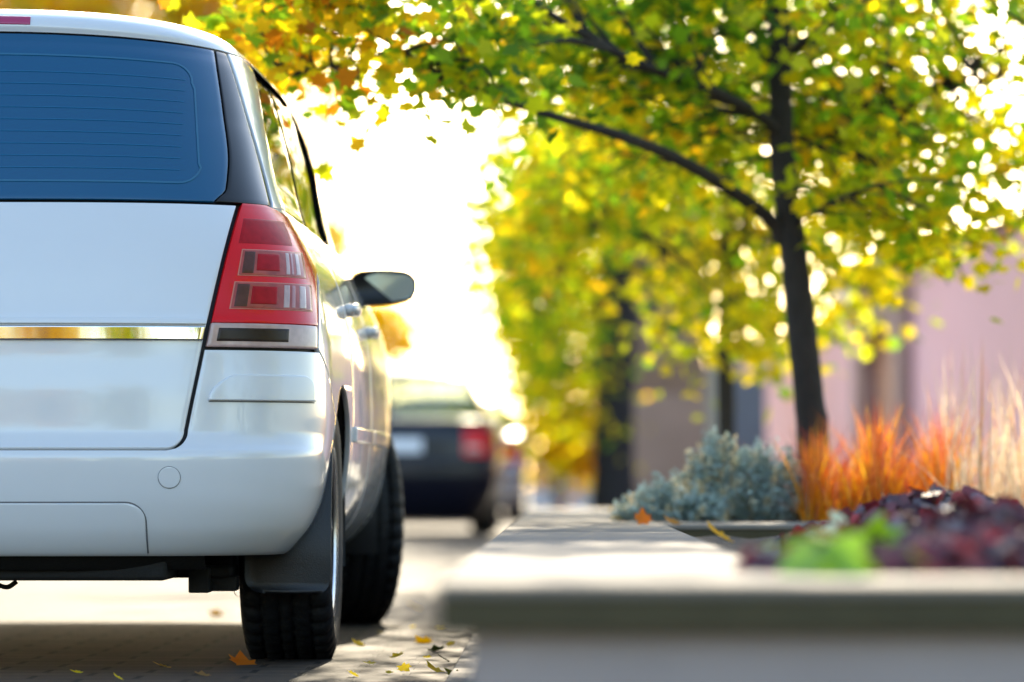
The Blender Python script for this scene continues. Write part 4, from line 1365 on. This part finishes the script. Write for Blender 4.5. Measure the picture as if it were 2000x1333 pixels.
# ------------------------------------------------------------------ walls, gate, house on the right
M['pink'] = simple('pink_stucco', (0.96, 0.50, 0.50), 0.9, noise=0.12, nscale=1.5, bump=0.3, bscale=25)
M['terracotta'] = simple('terracotta', (0.30, 0.13, 0.09), 0.85, noise=0.3, nscale=3)
M['brown_wall'] = simple('brown_wall', (0.27, 0.165, 0.11), 0.9, noise=0.35, nscale=2.5, bump=0.5, bscale=8)
M['plinth'] = simple('plinth', (0.38, 0.25, 0.19), 0.9, noise=0.25, nscale=3, bump=0.4, bscale=10)
M['door_wood'] = simple('door_wood', (0.60, 0.25, 0.14), 0.6, noise=0.3, nscale=4)
M['stone_grey'] = simple('stone_grey', (0.34, 0.20, 0.17), 0.9, noise=0.25, nscale=4)
M['metal_gate'] = simple('metal_gate', (0.16, 0.17, 0.21), 0.55, noise=0.2)
M['post_pale'] = simple('post_pale', (0.45, 0.40, 0.33), 0.8, noise=0.15)
M['grey_render'] = simple('grey_render', (0.62, 0.63, 0.70), 0.9, noise=0.1, nscale=1)
M['slate'] = simple('roof_tile', (0.14, 0.085, 0.07), 0.8, noise=0.3, nscale=2)
DW = 44.0
X = lambda x, d=DW: px(x, 943, d).x
Zp = lambda y, d=DW: px(1000, y, d).z

pil = thing('brick_pillar', 'tall dark brown masonry pillar with a paler plinth, right of the stout old trunk', 'pillar', (X(1305), DW, 0))
bm = bmesh.new(); add_box(bm, (0, 0, (Zp(770) + 3.1) / 2), (.76, .55, 3.1 - Zp(770)))
bm_obj('shaft', bm, M['brown_wall'], pil, False, .01)
bm = bmesh.new(); add_box(bm, (0, 0, Zp(770) / 2), (.82, .61, Zp(770) - .002))
bm_obj('plinth', bm, M['plinth'], pil, False, .012)
bm = bmesh.new(); add_box(bm, (0, 0, 3.16), (.86, .70, .12))
bm_obj('cap', bm, M['plinth'], pil, False, .02)

pp = thing('gate_post', 'pale slim gate post between brown pillar and thin second trunk', 'post', (X(1394, 40), 40.0, 0))
bm = bmesh.new(); add_box(bm, (0, 0, .80), (.12, .12, 1.6)); add_box(bm, (0, 0, 1.63), (.15, .15, .05))
bm_obj('shaft', bm, M['post_pale'], pp, False, .008)
mg = thing('metal_gate', 'blue-grey metal gate panel just right of the thin second trunk', 'gate', (X(1462, 42), 42.0, 0))
bm = bmesh.new(); add_box(bm, (0, 0, .80), (.26, .03, 1.42))
bm_obj('panel', bm, M['metal_gate'], mg, False, .004)
bm = bmesh.new()
for xx in (-.15, .15):
    add_box(bm, (xx, 0, .82), (.04, .05, 1.6))
add_box(bm, (0, 0, 1.60), (.26, .045, .05))
bm_obj('frame', bm, M['metal_gate'], mg, False, .004)

# the street front on the right runs along the pavement, from far to near
FA, FB = np.array([3.29, 70.0]), np.array([4.24, 40.0])
FRZ = math.atan2(FB[1] - FA[1], FB[0] - FA[0])


def front(Y):
    return (FA[0] + (70 - Y) / 30 * (FB[0] - FA[0]), Y, 0)


gw = thing('garden_wall', 'long pink garden wall with terracotta coping behind the slim street tree', 'wall', front(88), FRZ)
w1, gz = 33.0, 2.62
bm = bmesh.new(); add_box(bm, (w1 / 2, .15, gz / 2), (w1, .3, gz))
bm_obj('wall', bm, M['pink'], gw, False, .01)
bm = bmesh.new(); add_box(bm, (w1 / 2, .15, gz + .05), (w1, .44, .10)); add_box(bm, (w1 / 2, .15, gz + .13), (w1, .26, .06))
bm_obj('coping', bm, M['terracotta'], gw, False, .02)

gt = thing('arched_gateway', 'brown arched gateway with a reddish wooden door between the pink walls', 'gateway', front(52.15), FRZ)
hw, ht, ri, zc_, rz_ = 2.8, 2.80, 1.75, 1.75, .65
n = 24
arc = [(ri, 0)] + [(ri * math.cos(a), zc_ + rz_ * math.sin(a)) for a in np.linspace(0, math.pi, n)] + [(-ri, 0)]


def slab_xz(outl, y0, y1):
    bm = bmesh.new()
    f0 = bm.faces.new([bm.verts.new((a, y0, b)) for a, b in outl])
    ex = bmesh.ops.extrude_face_region(bm, geom=[f0])
    for g in ex['geom']:
        if isinstance(g, bmesh.types.BMVert):
            g.co.y += y1 - y0
    return bm


bm_obj('surround', slab_xz([(-hw, 0), (-hw, ht), (hw, ht), (hw, 0)] + arc, -.12, .35), M['stone_grey'], gt, False)
bm_obj('door', slab_xz([(a * .99, b) for a, b in arc], .10, .16), M['door_wood'], gt, False)
bm = bmesh.new(); add_box(bm, (0, .1, ht + .06), (hw * 2 - .02, .65, .12))
bm_obj('coping', bm, M['terracotta'], gt, False, .02)

hs = thing('pink_house', 'pink stucco house with a brown tiled roof at the right edge', 'house', front(49.3), FRZ)
wl, zt_ = 15.0, 2.86
bm = bmesh.new(); add_box(bm, (wl / 2, 3.0, zt_ / 2), (wl, 6, zt_))
bm_obj('wall', bm, M['pink'], hs, False, .01)
bm = bmesh.new()
vv = [bm.verts.new(p) for p in ((-.15, -.18, zt_ + .02), (wl + .2, -.18, zt_ + .02), (wl + .2, 6.2, zt_ + .02), (-.15, 6.2, zt_ + .02), (.8, 3, zt_ + 1.1), (wl - .8, 3, zt_ + 1.1))]
for q in ((0, 1, 5, 4), (2, 3, 4, 5), (0, 4, 3), (1, 2, 5), (0, 3, 2, 1)):
    bm.faces.new([vv[i] for i in q])
bm_obj('roof', bm, M['slate'], hs, False)
bm = bmesh.new(); add_cyl(bm, (.10, -.07, zt_ / 2), .06, zt_ - .02, 'Z', 14)
bm_obj('downpipe', bm, M['stone_grey'], hs)
for wx in (12.2,):
    bm = bmesh.new(); add_box(bm, (wx, -.02, 1.55), (1.2, .08, 1.3))
    wf_ = bm_obj('window', bm, M['post_pale'], hs, False, .006)
    bm = bmesh.new(); add_box(bm, (wx, -.064, 1.55), (1.02, .012, 1.12))
    bm_obj('pane', bm, M['side_glass'], wf_, False)

gh = thing('grey_house', 'pale blue-grey rendered house standing behind the garden wall', 'house', (5.1, 80.0, 0), FRZ)
bm = bmesh.new(); add_box(bm, (0, 3, 2.2), (5, 6, 4.4))
bm_obj('wall', bm, M['grey_render'], gh, False, .01)
bm = bmesh.new()
vv = [bm.verts.new(p) for p in ((-2.7, -.2, 4.41), (2.7, -.2, 4.41), (2.7, 6.2, 4.41), (-2.7, 6.2, 4.41), (-2.0, 3, 5.3), (2.0, 3, 5.3))]
for q in ((0, 1, 5, 4), (2, 3, 4, 5), (0, 4, 3), (1, 2, 5), (0, 3, 2, 1)):
    bm.faces.new([vv[i] for i in q])
bm_obj('roof', bm, M['slate'], gh, False)

lw = thing('low_wall', 'low grey wall at the far end of the pavement beyond the yellow bush', 'wall', (X(1118, 70), 70.0, 0))
bm = bmesh.new(); add_box(bm, (0, 0, .45), (1.4, .3, .9))
bm_obj('wall', bm, M['grey_render'], lw, False, .01)
bm = bmesh.new(); add_box(bm, (0, 0, .93), (1.46, .38, .06))
bm_obj('coping', bm, M['stone_grey'], lw, False, .01)
